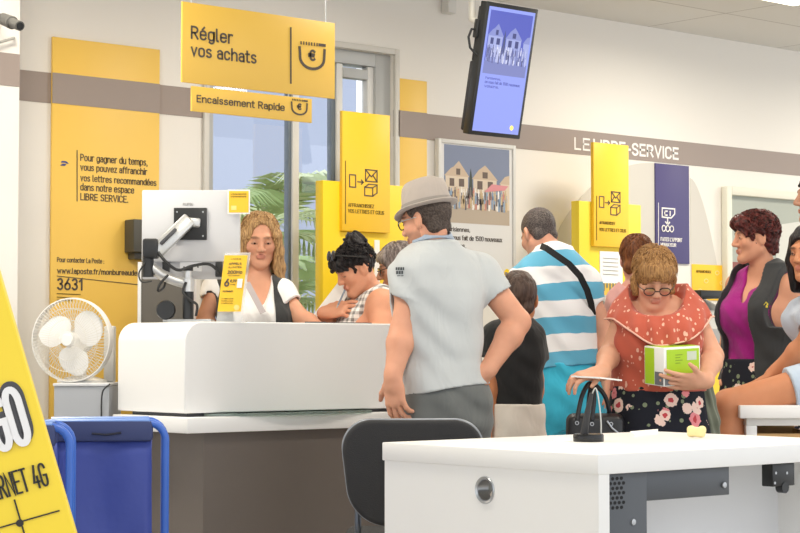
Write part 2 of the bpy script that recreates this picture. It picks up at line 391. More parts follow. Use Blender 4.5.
def ribbons(lines, wd, o, ux, uz, m, name, parent=None, depth=.002):
    """mitred flat strokes, raised by depth"""
    ux, uz = Vector(ux), Vector(uz); nn = ux.cross(uz); o = Vector(o); b = MB()
    for L in lines:
        P = [Vector(p) for i, p in enumerate(L) if i == 0 or (Vector(p) - Vector(L[i-1])).length > 1e-7]
        if len(P) < 2: continue
        closed = (P[0] - P[-1]).length < 1e-6
        if closed: P = P[:-1]
        n = len(P); A = []
        for i, p in enumerate(P):
            d0 = (p - P[i-1]).normalized() if (i > 0 or closed) else None; d1 = (P[(i+1) % n] - p).normalized() if (i < n-1 or closed) else None
            if d0 is None: d0 = d1; p = p - d1*wd/2*.9
            elif d1 is None: d1 = d0; p = p + d0*wd/2*.9
            t = d0 + d1
            t = t.normalized() if t.length > .2 else d1
            e = Vector((-t.y, t.x)); c = max(.45, e.dot(Vector((-d1.y, d1.x)))); e = e*(wd/2/c)
            A.append((p - e, p + e))
        F_ = [[b.bm.verts.new(o + ux*v.x + uz*v.y + nn*depth) for v in q] for q in A]; K = [[b.bm.verts.new(o + ux*v.x + uz*v.y) for v in q] for q in A]
        for i in range(n if closed else n - 1):
            j = (i + 1) % n
            b.bm.faces.new((F_[i][0], F_[j][0], F_[j][1], F_[i][1]))
            for s in (0, 1):
                f = (K[i][s], K[j][s], F_[j][s], F_[i][s]); b.bm.faces.new(f if s == 0 else f[::-1])
        if not closed:
            b.bm.faces.new((K[0][1], K[0][0], F_[0][0], F_[0][1])); b.bm.faces.new((K[-1][0], K[-1][1], F_[-1][1], F_[-1][0]))
    me = bpy.data.meshes.new(name); b.bm.to_mesh(me); b.bm.free(); return link_mesh(name, me, m, parent)
# ------------------------------------------------------------------ people
def skin_material():
    m = NT('skin', .52); a = m.n('ShaderNodeAttribute'); a.attribute_name = 'tint'
    m.b.inputs['Subsurface Weight'].default_value = .12; m.b.inputs['Subsurface Scale'].default_value = .006; m.b.inputs['Subsurface Radius'].default_value = (1, .35, .2)
    n = m.noise(22, 4); x = m.mix(n, (.90, .86, .84, 1), (1.08, 1.06, 1.06, 1))
    y = m.n('ShaderNodeMix', data_type='RGBA', blend_type='MULTIPLY'); y.inputs[0].default_value = 1
    m.link(a.outputs['Color'], y.inputs[6]); m.link(x, y.inputs[7]); return m.done(y.outputs[2])
SKIN = skin_material()
def hair_mat(name, a, b, stretch=(60, 60, 9)):
    m = NT(name, .45); mp = m.n('ShaderNodeMapping'); mp.inputs['Scale'].default_value = stretch; m.link(m.co, mp.inputs[0])
    n = m.n('ShaderNodeTexNoise'); n.inputs['Scale'].default_value = 1.6; n.inputs['Detail'].default_value = 3; m.link(mp.outputs[0], n.inputs['Vector'])
    r = m.n('ShaderNodeMapRange'); r.inputs[1].default_value = .35; r.inputs[2].default_value = .65; m.link(n.outputs['Fac'], r.inputs[0])
    m.bump(n.outputs['Fac'], .6, .012); return m.done(m.mix(r.outputs[0], a, b))
def cloth(name, col, var=.06, fine=420, wr=.32):
    m = NT(name, .9, .2); n = m.noise(9, 4); c = lin(col)
    mp = m.n('ShaderNodeMapping'); mp.inputs['Scale'].default_value = (1, 1, .5); mp.inputs['Rotation'].default_value = (0, .5, 0); m.link(m.co, mp.inputs[0]); q = m.n('ShaderNodeTexNoise'); q.inputs['Scale'].default_value = 13; q.inputs['Detail'].default_value = 2; q.inputs['Distortion'].default_value = .8; m.link(mp.outputs[0], q.inputs['Vector'])
    m.bump(m.math('ADD', q.outputs['Fac'], m.math('MULTIPLY', m.noise(fine, 1), .02)), wr, .03)
    return m.done(m.mix(n, tuple(v*(1 - var) for v in c[:3]) + (1,), tuple(min(1, v*(1 + var)) for v in c[:3]) + (1,)))
def folds(amp, f=40, seed=0):
    return lambda x, y, z: amp*(np.sin(f*x + .45*f*z + 2*np.sin(11*z + 3*y + seed))*np.sin(.7*f*y - .35*f*z + 2*np.sin(9*x + seed)) + .6*np.sin(.8*f*(x - y) + 1.3*f*z + 2.2*np.sin(14*x + 6*z)))
def unit(v): v = np.array(v, float); return v/np.linalg.norm(v)
MALE = [(-.06, .115, .10, 0), (.05, .165, .118, -.01), (.17, .172, .122, -.012), (.40, .152, .108, 0), (.60, .160, .114, 0), (.78, .176, .120, 0), (.90, .165, .10, -.005), (.97, .11, .075, -.01), (1.02, .06, .055, -.01)]
FEMALE = [(-.06, .12, .10, 0), (.05, .175, .122, -.012), (.17, .178, .125, -.015), (.42, .138, .10, 0), (.60, .145, .106, .004), (.76, .158, .122, .012), (.88, .150, .098, 0), (.96, .10, .07, -.01), (1.02, .055, .05, -.01)]
class Person:
    def __init__(s, label, D, px, phi, H=1.72, rows=MALE, bw=1, bd=1, skin='#d9a284', group=None, floor=0.0):
        s.D = D; s.a0 = (px - 400)/F*D; s.H = H; s.phi = math.radians(phi); s.rows = rows; s.bw = bw; s.bd = bd
        s.loc = DV*D + RV*s.a0; s.skin = np.array(lin(skin)[:3]); s.label = label; s.group = group
        s.f = np.array([math.sin(s.phi), -math.cos(s.phi), 0]); s.l = np.array([math.cos(s.phi), math.sin(s.phi), 0])
        s.ar = (.052, .042, .029); s.lr = (.088, .058, .04); s.hs = H/1.72*.97 if H > 1.5 else .93
        s.hands = {}; s.extra = []; s.breast = .0; s.hips = None; s.leg = {}
        s.C0 = np.array([0, 0, .465*H])
    def J(s, px, py, b=0):
        r = ray(px, py); d = r.dot(DV); t = (s.D + b)/d
        return np.array([r.dot(RV)*t - s.a0, b, CH + r.z*t])
    def head(s, px, py, phi, pitch=0, roll=0, b=0):
        s.hc = s.J(px, py, b); p, t, r = math.radians(phi), math.radians(pitch), math.radians(roll)
        f = np.array([math.sin(p)*math.cos(t), -math.cos(p)*math.cos(t), -math.sin(t)]); l = np.array([math.cos(p), math.sin(p), 0]); u = np.cross(f, l)
        s.hl, s.hu, s.hf = l*math.cos(r) + u*math.sin(r), u*math.cos(r) - l*math.sin(r), f
        s.HR = np.stack([s.hl, s.hf, s.hu], 1); return s
    def h(s, x, y, z): return s.hc + s.hs*(s.HR @ np.array([x, y, z]))
    def hcoord(s, x, y, z):
        px, py, pz = x - s.hc[0], y - s.hc[1], z - s.hc[2]
        return [(s.HR[0, i]*px + s.HR[1, i]*py + s.HR[2, i]*pz)/s.hs for i in range(3)]
    def torso_rows(s, infl=0, extra=None, z0=None, z1=None):
        out = []
        for t, w, d, sh in s.rows:
            c = s.C0 + (s.N - s.C0)*max(t, 0); z = s.C0[2] + (s.N[2] - s.C0[2])*t
            k = min(1, s.H/1.72)
            out.append((z, c[0] + s.f[0]*sh, c[1] + s.f[1]*sh, w*s.bw*k + infl, d*s.bd*k + infl))
        return out
    def face_prims(s, S_, jaw=1):
        e, c = (lambda p, r, k=.02, op='add': S_.ell(s.h(*p), np.array(r)*s.hs, s.HR, k*s.hs, op)), (lambda p, q, ra, rb, k=.02, op='add': S_.cone(s.h(*p), s.h(*q), ra*s.hs, rb*s.hs, k*s.hs, op))
        e((0, -.012, .032), (.074, .093, .086)); e((0, .028, -.03), (.060, .060, .082), .03)
        for x in (-1, 1):
            c((x*.048, 0, -.055), (x*.016, .068, -.100), .022, .018, .03); e((x*.040, .058, -.024), (.024, .022, .022), .025)
        e((0, .073, -.101), (.020, .017, .016), .02); c((-.034, .081, .023), (.034, .081, .023), .011, .011, .02)
        for x in (-1, 1): e((x*.031, .097, .003), (.018, .016, .012), .012, 'sub'); e((x*.031, .075, .003), (.0145, .0135, .0125), .006)
        nz = getattr(s, 'nose', 1.0); c((0, .089, .012), (0, .099 + .012*nz, -.028), .0075 + .001*nz, .0075 + .005*nz, .014)
        for x in (-1, 1): e((x*.012, .098, -.033), (.009, .012, .008), .008)
        c((-.017, .089, -.0575), (.017, .089, -.0575), .0062, .0062, .006); c((-.014, .088, -.0675), (.014, .088, -.0675), .0072, .0072, .006)
        c((-.02, .101, -.0625), (.02, .101, -.0625), .0035, .0035, .004, 'sub')
        for x in (-1, 1):
            R = s.HR @ np.array(Matrix.Rotation(x*.35, 3, 'Z')); S_.ell(s.h(x*.077, -.008, -.008), np.array((.0095, .021, .033))*s.hs, R, .008)
            S_.ell(s.h(x*.088, -.002, -.004), np.array((.006, .010, .017))*s.hs, R, .006, 'sub')
    def tint(s, V):
        q = (V - s.hc) @ s.HR / s.hs; x, y, z = q[:, 0], q[:, 1], q[:, 2]
        c = np.tile(s.skin, (len(V), 1))
        def mixin(mask, col): c[:] = c*(1 - mask[:, None]) + np.array(lin(col)[:3])[None]*mask[:, None]
        lip = np.clip(1.4 - np.sqrt((x/.019)**2 + ((z + .0625)/.011)**2), 0, 1)*(y > .07)
        mixin(np.clip(lip*1.5, 0, .6), s.lip if hasattr(s, 'lip') else '#bd7268')
        brow = np.clip(1.3 - np.sqrt(((np.abs(x) - .032)/.021)**2 + ((z - .0225 - .004*np.cos((np.abs(x) - .03)*60))/.005)**2), 0, 1)*(y > .05)
        mixin(np.clip(brow*2, 0, .8), s.brow if hasattr(s, 'brow') else '#4a3328')
        if getattr(s, 'lids', 1):
            lash = np.clip(1.2 - np.abs(z - (-.004))/.0028, 0, 1)*(np.abs(np.abs(x) - .031) < .015)*(y > .06); mixin(lash*.7, '#3a2a24')
        cheek = np.clip(1 - np.sqrt(((np.abs(x) - .042)/.028)**2 + ((z + .03)/.026)**2), 0, 1)*(y > .03); mixin(cheek*.22, '#cc7766')
        if hasattr(s, 'beard'):
            bd = np.clip((-.035 - z + .25*np.clip(.02 - y, 0, .1))/.015, 0, 1)*(y > -.005)*(z > -.14)*(np.abs(x) < .075)
            mixin(bd*.45, s.beard)
        return c
    def hand_prims(s, S_, w, d, n, side, curl=(25, 30, 20), spread=.02, sc=1, thumb=(.6, .75, .25), tcurl=.35):
        """w wrist, d towards the knuckles, n out of the palm, side +1 left hand"""
        d = unit(d); n = unit(np.array(n, float) - d*np.dot(n, d)); e = np.cross(n, d)*side     # e: towards the thumb
        R = np.stack([e, d, n], 1)
        S_.ell(w + d*.048*sc, np.array((.041, .054, .0155))*sc, R, .012); S_.cone(w - d*.01*sc, w + d*.03*sc, .024*sc, .026*sc, .02)
        for i, (o, ln, fw) in enumerate(((.030, .074, .086), (.0105, .082, .091), (-.0095, .077, .087), (-.029, .060, .078))):
            p = w + d*fw*sc + e*o*sc; ang = 0.; sp = (.10, .03, -.04, -.12)[i]
            S_.cone(w + d*.05*sc + e*o*.8*sc, p, .010*sc, .0098*sc, .008)
            for j, fr in enumerate((.46, .30, .24)):
                ang += math.radians(curl[j] if not isinstance(curl[j], (list, tuple)) else curl[j][i])
                v = unit(d*math.cos(ang) + n*math.sin(ang) + e*sp*(spread/.02)); q = p + v*ln*fr*sc
                S_.cone(p, q, (.0095 - .0008*j)*sc, (.0088 - .0009*j)*sc, .003); p = q
        p = w + d*.028*sc + e*.030*sc; v = unit(d*thumb[0] + e*thumb[1] + n*thumb[2])
        S_.cone(w + d*.015*sc + e*.012*sc, p, .016*sc, .0135*sc, .012); q = p + v*.034*sc; S_.cone(p, q, .0125*sc, .0105*sc, .006)
        v = unit(v + d*tcurl + n*tcurl*.6); S_.cone(q, q + v*.028*sc, .0105*sc, .0075*sc, .004)
    def legs(s):
        """hip, knee, ankle of each side, standing unless set"""
        H = s.H; out = {}
        for k, sg in (('L', 1), ('R', -1)):
            if k in s.leg: out[k] = s.leg[k]; continue
            hip = np.array([s.C0[0], s.C0[1], .50*H]) + s.l*sg*.088*min(s.bw, 1.1)*min(1, H/1.72)
            foot = np.array([0, 0, .075]) + s.l*sg*.11*min(1, H/1.72) + s.f*(.03 if sg > 0 else -.03)
            out[k] = (hip, hip*.5 + foot*.5 + s.f*.015 + np.array([0, 0, .015]), foot, s.f)
        return out
    def body(s, res=.005, bodyonly=False):
        S_ = Sdf(); a = s.ar
        S_.loft(s.torso_rows(), s.phi, .03)
        if s.breast:
            for sg in (-1, 1):
                c = s.C0 + (s.N - s.C0)*.72 + s.f*.085*s.bd + s.l*sg*.068; S_.ell(c, (.06*s.breast, .055*s.breast, .06*s.breast), None, .05)
        for k in 'LR':
            sh, el, wr = getattr(s, 'sh'+k), getattr(s, 'el'+k), getattr(s, 'wr'+k)
            S_.cone(s.N - [0, 0, .03], sh + np.array([0, 0, .004]), .052, a[0]*.98, .05); S_.ball(sh, a[0]*1.08, .03)
            S_.cone(sh, el, a[0], a[1], .02); m = el + (wr - el)*.28; S_.cone(el, m, a[1]*.98, a[1]*1.04, .015); S_.cone(m, wr, a[1]*1.02, a[2], .02)
            hd = s.hands.get(k)
            if hd is None: hd = dict(d=unit(wr - el), n=np.array([-1, 1][k == 'R']*s.l)*.8 + s.f*.0)
            S2 = dict(hd); s.hand_prims(S_, wr, S2.pop('d'), S2.pop('n'), 1 if k == 'L' else -1, **S2)
        lr = s.lr
        for k, (hip, kn, an, toe) in s.legs().items():
            S_.cone(hip, kn, lr[0], lr[1], .04); c = kn + (an - kn)*.3; back = -np.array(toe)*.012
            S_.cone(kn, c + back, lr[1]*.98, lr[1]*.98, .02); S_.cone(c + back, an, lr[1]*.96, lr[2], .03)
            S_.cone(an - [0, 0, .028], an + np.array(toe)*.15 - [0, 0, .047], .036, .026, .03)
        nb = s.N + (s.h(0, -.02, -.06) - s.N)*.0
        S_.cone(nb - [0, 0, .02], s.h(0, -.022, -.05), .058*s.hs, .052*s.hs, .03)
        s.face_prims(S_)
        s.ob = sdf_obj('person', S_, SKIN, None, res, s.tint)
        s.ob.location = s.loc; s.ob.rotation_euler.z = -YAW
        tag(s.ob, s.label, 'person', s.group); return s.ob
    def eyes(s, white=True, look=(0, 0), iris='#3b2a20'):
        for x in (-1, 1):
            b = MB(); c = s.h(x*.031, .0775, .003); M = basis(c, s.hl, s.hu, s.hf)
            b.lathe([(.0105*math.sin(t)*s.hs, .0118*math.cos(t)*s.hs) for t in np.linspace(0, math.pi, 12)], 16, M)
            e = b.build('eye', mat('eye white', '#e8e2dc', .2), s.ob)
            d = unit(s.hf + s.hl*look[0] + s.hu*look[1]); i = MB(); u2 = unit(np.cross(d, s.hl)); l2 = np.cross(u2, d)
            i.lathe([(.0056*s.hs, .0108*s.hs), (.0056*s.hs, .0112*s.hs), (.003*s.hs, .0122*s.hs), (0, .0124*s.hs)], 16, basis(c, l2, u2, d)); i.build('iris', mat('iris '+iris, iris, .15), e)
            # the upper lid, a skin shell over the ball
            l = MB(); l.lathe([(.0124*math.sin(t)*s.hs, .0126*math.cos(t)*s.hs) for t in np.linspace(0, 1.35, 8)], 16, basis(c, s.hl, unit(s.hf*.75 - s.hu*.65), unit(s.hu*.75 + s.hf*.65)))
            l.build('eyelid', mat('lid '+s.label[:20], tuple(0.9*v for v in [max(0, min(1, (1.055*c_**(1/2.4) - .055))) for c_ in s.skin]), .5), s.ob)
    def shirt(s, name, m, hem, sleeve=.6, infl=.014, neck=.066, amp=.0035, f=38, res=.005, cuff=.014, sl_r=None, hemfn=None, vneck=0, flare=0, rows=None, low=0, seed=0, keep=None, parent=None):
        S_ = Sdf(); a = s.ar
        rows = rows or s.torso_rows(infl)
        S_.loft(rows, s.phi, .03)
        if s.breast:
            for sg in (-1, 1):
                c = s.C0 + (s.N - s.C0)*.72 + s.f*.085*s.bd + s.l*sg*.068; r = .06*s.breast + infl*.8; S_.ell(c, (r, r*.95, r), None, .06)
        for k in 'LR':
            sh, el = getattr(s, 'sh'+k), getattr(s, 'el'+k)
            S_.cone(s.N - [0, 0, .03], sh + np.array([0, 0, .004]), .052 + infl, a[0]*.98 + infl, .05)
            if sleeve > 0:
                S_.ball(sh, a[0]*1.08 + infl, .03); e = sh + (el - sh)*sleeve; r = sl_r or (a[0] + cuff)
                S_.cone(sh, e, a[0] + infl, r, .03, flat=True); u = unit(el - sh)
                S_.cone(e + u*.03, e - u*.02, r - .006, r - .006, .004, 'sub', flat=True)
        if amp: S_.warp(folds(amp, f, seed))
        up = unit(s.h(0, -.022, -.05) - s.N)
        c0 = s.N - up*.02 + s.f*.012
        S_.cone(c0 - [0, 0, low], c0 + up*.2, neck, neck*1.02, .006, 'sub')
        if vneck: S_.cone(s.N + s.f*.06, s.N + s.f*.15 - [0, 0, vneck], .05, .012, .01, 'sub')
        S_.cut(hemfn or (lambda x, y, z: hem - z + 0*x + 0*y))
        if keep: S_.cut(keep)
        return sdf_obj(name, S_, m, parent or s.ob, res)
    def trousers(s, name, m, waist, hem, infl=.016, flare=.0, amp=.0055, res=.006, seed=1, lr=None, hemfn=None):
        """hem: fraction down the whole leg where the leg ends (0 hip, 1 ankle)"""
        S_ = Sdf(); lr = lr or s.lr
        S_.loft(s.torso_rows(infl), s.phi, .02)
        for k, (hip, kn, an, toe) in s.legs().items():
            if hem <= .5:
                e = hip + (kn - hip)*hem*2; S_.cone(hip, e, lr[0] + infl, lr[0] + infl*.6 + flare + (lr[1] - lr[0])*hem, .03, flat=True)
            else:
                S_.cone(hip, kn, lr[0] + infl, lr[1] + infl*1.2, .03); e = kn + (an - kn)*(hem - .5)*2; S_.cone(kn, e, lr[1] + infl*1.2, lr[2]*1.25 + infl + flare, .02, flat=True)
        if amp: S_.warp(folds(amp, 34, seed))
        S_.cut(lambda x, y, z: z - waist + 0*x + 0*y)
        return sdf_obj(name, S_, m, s.ob, res)
    def shoes(s, m, sole=None):
        for k, (hip, kn, an, toe) in s.legs().items():
            S_ = Sdf(); t = np.array(toe); a = np.array(an)
            S_.cone(a - [0, 0, .025], a + t*.155 - [0, 0, .045], .044, .034, .03); S_.cut(lambda x, y, z: (a[2] - .075) - z + 0*x + 0*y + 0); S_.cut(lambda x, y, z: z - a[2] - .0 + 0*x + 0*y)
            sdf_obj('shoe', S_, m, s.ob, .006)
    def hair(s, m, shape, amp=.004, freq=70, res=.005, cutface=True, name='hair', hairline=.0, face=(.064, .075, .088), facepos=(0, .105, -.032), aniso=(1, 1, .25)):
        S_ = Sdf()
        for q in shape:
            if q[0] == 'e': S_.ell(s.h(*q[1]), np.array(q[2])*s.hs, s.HR, .02)
            else: S_.cone(s.h(*q[1]), s.h(*q[2]), q[3]*s.hs, q[4]*s.hs, .012)
        if cutface: S_.ell(s.h(*facepos), np.array(face)*s.hs, s.HR, .008, 'sub')
        for x in (-1, 1):
            if cutface == 'ears': S_.ell(s.h(x*.085, .006, -.015), np.array((.03, .022, .034))*s.hs, s.HR, .006, 'sub')
        def w(x, y, z):
            a, b, c = s.hcoord(x, y, z); a, b, c = a*aniso[0]*freq, b*aniso[1]*freq, c*aniso[2]*freq
            return amp*(np.sin(a + 1.5*np.sin(b*.7 + c*.4))*np.sin(b + 1.5*np.sin(c*.8 + a*.3)) + .6*np.sin(1.9*a + c*1.3 + np.sin(b))*np.sin(1.7*b - c*1.1))
        S_.warp(w)
        return sdf_obj(name, S_, m, s.ob, res)
    def strands(s, m, n, t0=.05, t1=1.9, wave=.004, rad=(.089, .107, .098), drop=0, r0=.0021, seed=1, lift=.004, face=(.066, .10), coil=0, part=0):
        """single locks that lie over the hair from the crown outwards"""
        rnd = random.Random(seed); b = MB(); k = 0; a, c_, d = rad; tries = 0
        while k < n and tries < n*6:
            tries += 1; ph = rnd.random()*2*math.pi; ta = t0 + rnd.random()**.8*(t1 - t0)*.75; tb = min(t1, ta + .45 + .5*rnd.random()); jit = rnd.uniform(-.35, .35); o = 1 + rnd.uniform(-.015, .03); w1, w2 = rnd.random()*6, rnd.uniform(4, 8); P = []
            for i in range(8):
                u = i/7; t = ta + (tb - ta)*u; p = ph + jit*u + wave*8*math.sin(w1 + w2*u); R = o + lift*u*u/.09
                z = .036 + d*R*math.cos(t); x = a*R*math.sin(t)*math.cos(p); y = -.012 + c_*R*math.sin(t)*math.sin(p)
                if t > math.pi/2 and drop: x = a*R*math.cos(p); y = -.012 + c_*R*math.sin(p); z = .036 - (t - math.pi/2)*drop
                if coil: x += coil*math.cos(w1 + 14*u); z += coil*math.sin(w1 + 14*u)
                P.append((x, y, z))
            if any(y > .03 and abs(x) < face[0] and z < face[1]*.62 for x, y, z in P): continue
            if any(abs(x) > .06 and abs(y) < .03 and z < .02 for x, y, z in P) and not drop: continue
            b.tube([s.h(*p) for p in P], [r0*(.5 + u*1.2 if u < .4 else 1.0 - (u - .4)*1.4) for u in [i/7 for i in range(8)]], 5); k += 1
        return b.build('hair_locks', m, s.ob, 80)
    def decal(s, ob, quads, m, name, lift=.0022):
        """a print on a garment: quads given in pixels of the photo, laid on the surface"""
        from mathutils.bvhtree import BVHTree
        me = ob.data; V = [v.co for v in me.vertices]; T = BVHTree.FromPolygons(V, [p.vertices[:] for p in me.polygons]); o = Vector((-s.a0, -s.D, CH)); b = MB()
        for q in quads:
            P = []
            for px, py in q:
                d = (Vector(s.J(px, py, 0)) - o).normalized(); hit = T.ray_cast(o, d)
                if hit[0] is None: break
                P.append(hit[0] - d*lift)
            if len(P) == len(q): b.poly(P)
        return b.build(name, m, s.ob, None)
    def glasses(s, m, lens=None, r=.021, up=0.0, parent=None, th=.0022, temple=None):
        b = MB(); y = .104
        for x in (-1, 1):
            b.tube([s.h(x*.032 + r*1.1*math.cos(t), y - .006*abs(math.cos(t)), up + .001 + r*.85*math.sin(t)) for t in np.linspace(0, 2*math.pi, 22)[:-1]], th, 8, closed=True)
        b.tube([s.h(-.010, y + .001, .004 + up), s.h(0, y + .005, .007 + up), s.h(.010, y + .001, .004 + up)], th, 8)
        g = b.build('glasses', m, s.ob)
        for x in (-1, 1):
            t = MB().tube([s.h(x*.055, y - .006, .006 + up), s.h(x*.074, .07, .008 + up), s.h(x*.080, 0, .006 + up), s.h(x*.082, -.025, -.012 + up)], th*.9, 8).build('temple', temple or m, g)
            MB().lathe([(0, 0), (r*s.hs, 0), (r*s.hs, .0012), (0, .0012)], 20, basis(s.h(x*.032, y - .003, up + .001), s.hl*1.08, s.hu*.85, s.hf)).build('lens', lens or mat('lens glass', '#ffffff', .02, trans=1), g)
        return g
# ------------------------------------------------------------------ fabrics
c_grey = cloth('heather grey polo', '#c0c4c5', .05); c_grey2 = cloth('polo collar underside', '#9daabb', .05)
c_trs = cloth('charcoal cotton', '#6a6d6c', .12); c_white = cloth('white cotton', '#f1efee', .03); c_black = cloth('black cotton', '#232324', .15)
c_vest = cloth('charcoal waistcoat', '#3b3c3d', .12); c_beige = cloth('pale beige cotton', '#d9d1c6', .05); c_turq = cloth('turquoise cotton', '#3fb6d6', .06)
c_purple = cloth('magenta satin', '#a0207e', .14); c_bluegrey = cloth('pale blue grey cotton', '#b9c3d2', .06); c_denim = cloth('washed denim', '#b7c7d8', .12)
c_navy = cloth('navy cotton', '#2b3350', .1); c_pink = cloth('dusty pink cotton', '#d9a4a0', .06); c_olive = cloth('grey green knit', '#6d7263', .25, 90)
c_felt = cloth('grey felt', '#b5aaa1', .08, 600); c_taupe = cloth('taupe cotton', '#9c8e85', .08)
def stripes():
    m = NT('blue and white hooped jersey', .85, .2); x, y, z = m.xyz()
    w = m.math('MULTIPLY', m.noise(7, 2), .035); zz = m.math('ADD', m.math('ADD', z, m.math('MULTIPLY', x, -.06)), w)
    fr = m.math('FRACT', m.math('DIVIDE', m.math('SUBTRACT', 1.411 + 1.49, zz), .149))
    return m.done(m.mix(m.math('LESS_THAN', fr, .5), '#f0eff0', '#62adcd'))
c_stripe = stripes()
def floral():
    m = NT('black cloth with pink flowers', .8); d = m.voro(15); c = m.voro(15, out='Color'); sp = m.n('ShaderNodeSeparateColor'); m.link(c, sp.inputs[0])
    wob = m.math('ADD', d, m.math('MULTIPLY', m.math('SUBTRACT', m.noise(75, 2), .5), .26))
    size = m.math('ADD', m.math('MULTIPLY', sp.outputs[0], .16), .30); inside = m.math('LESS_THAN', wob, size)
    heart = m.math('LESS_THAN', wob, m.math('MULTIPLY', size, .42))
    pet = m.mix(m.math('GREATER_THAN', sp.outputs[1], .45), '#e58f94', '#f2d3c6'); pet = m.mix(heart, pet, '#c8484e')
    leaf = m.math('LESS_THAN', m.math('ADD', m.voro(30), m.math('MULTIPLY', sp.outputs[2], .1)), .30)
    base = m.mix(leaf, '#1d1f29', '#7f8a6e'); return m.done(m.mix(inside, base, pet))
c_floral = floral()
def coral():
    m = NT('coral cloth with small pale sprigs', .8, .2); mp = m.n('ShaderNodeMapping'); mp.inputs['Rotation'].default_value = (.5, .6, .5); mp.inputs['Scale'].default_value = (1, 1.0, .55); m.link(m.co, mp.inputs[0])
    v = m.n('ShaderNodeTexVoronoi'); v.inputs['Scale'].default_value = 38; m.link(mp.outputs[0], v.inputs['Vector'])
    sp = m.n('ShaderNodeSeparateColor'); m.link(v.outputs['Color'], sp.inputs[0])
    f = m.math('LESS_THAN', m.math('ADD', v.outputs['Distance'], m.math('MULTIPLY', m.noise(120, 1), .12)), m.math('MULTIPLY', m.math('GREATER_THAN', sp.outputs[0], .38), .27))
    v2 = m.n('ShaderNodeTexVoronoi'); v2.inputs['Scale'].default_value = 52; m.link(mp.outputs[0], v2.inputs['Vector']); f = m.math('MAXIMUM', f, m.math('LESS_THAN', m.math('ADD', v2.outputs['Distance'], m.math('MULTIPLY', m.noise(140, 1), .1)), .24))
    n = m.noise(6, 3); return m.done(m.mix(f, m.mix(n, '#b24f3a', '#c6634e'), '#e6b59f'))
c_coral = coral()
def plaid():
    m = NT('grey and white check cloth', .85); x, y, z = m.xyz(); u = m.math('ADD', x, m.math('MULTIPLY', y, -.6))
    a = m.math('GREATER_THAN', m.math('SINE', m.math('MULTIPLY', u, 210)), .1); b = m.math('GREATER_THAN', m.math('SINE', m.math('MULTIPLY', z, 210)), .1)
    s = m.math('MULTIPLY', m.math('ADD', a, b), .5); n = m.noise(30, 2)
    return m.done(m.mix(m.math('MULTIPLY', s, m.math('ADD', n, .35)), '#efece8', '#6e6a68'))
c_plaid = plaid()
h_dark = hair_mat('dark brown hair', '#1d1412', '#3a2a25'); h_brown = hair_mat('brown hair', '#4a3328', '#6b4a36'); h_blond = hair_mat('blond wavy hair', '#86623f', '#d0a976', (130, 130, 9))
h_fair = hair_mat('fair short hair', '#7a5532', '#bb8d58', (150, 150, 14)); h_black = hair_mat('black hair', '#0f0d0e', '#2e2728'); h_aub = hair_mat('auburn curls', '#2c1614', '#6a2f2a', (40, 40, 40))
h_grey = hair_mat('grey brown hair', '#6f6461', '#a59a96'); h_crop = hair_mat('cropped dark hair', '#3c332e', '#5c5049', (90, 90, 90))
m_frame = mat('black spectacle frame', '#1a1718', .3); m_steel = mat('brushed steel', '#b9bcc0', .3, 1); m_gold = mat('brown spectacle frame', '#3c2a22', .3)
A = np.array
def skirt(P, name, m, z0, z1, w0, w1, d0, d1, amp=.008, nrip=11, infl=0):
    S_ = Sdf(); c = P.C0
    rows = [(z0, c[0], c[1], w0, d0), (z0*.5 + z1*.5, c[0], c[1], (w0*.45 + w1*.55), d0*.4 + d1*.6), (z1 - .12, c[0], c[1], w1*1.0, d1), (z1, c[0], c[1], w1*.9, d1*.92)]
    S_.loft(rows, P.phi, .01, ripple=lambda t, z: amp*np.sin(nrip*t + 2*np.sin(2*t))*np.clip((z1 - z)/(z1 - z0)*1.4, 0, 1))
    return sdf_obj(name, S_, m, P.ob, .007)

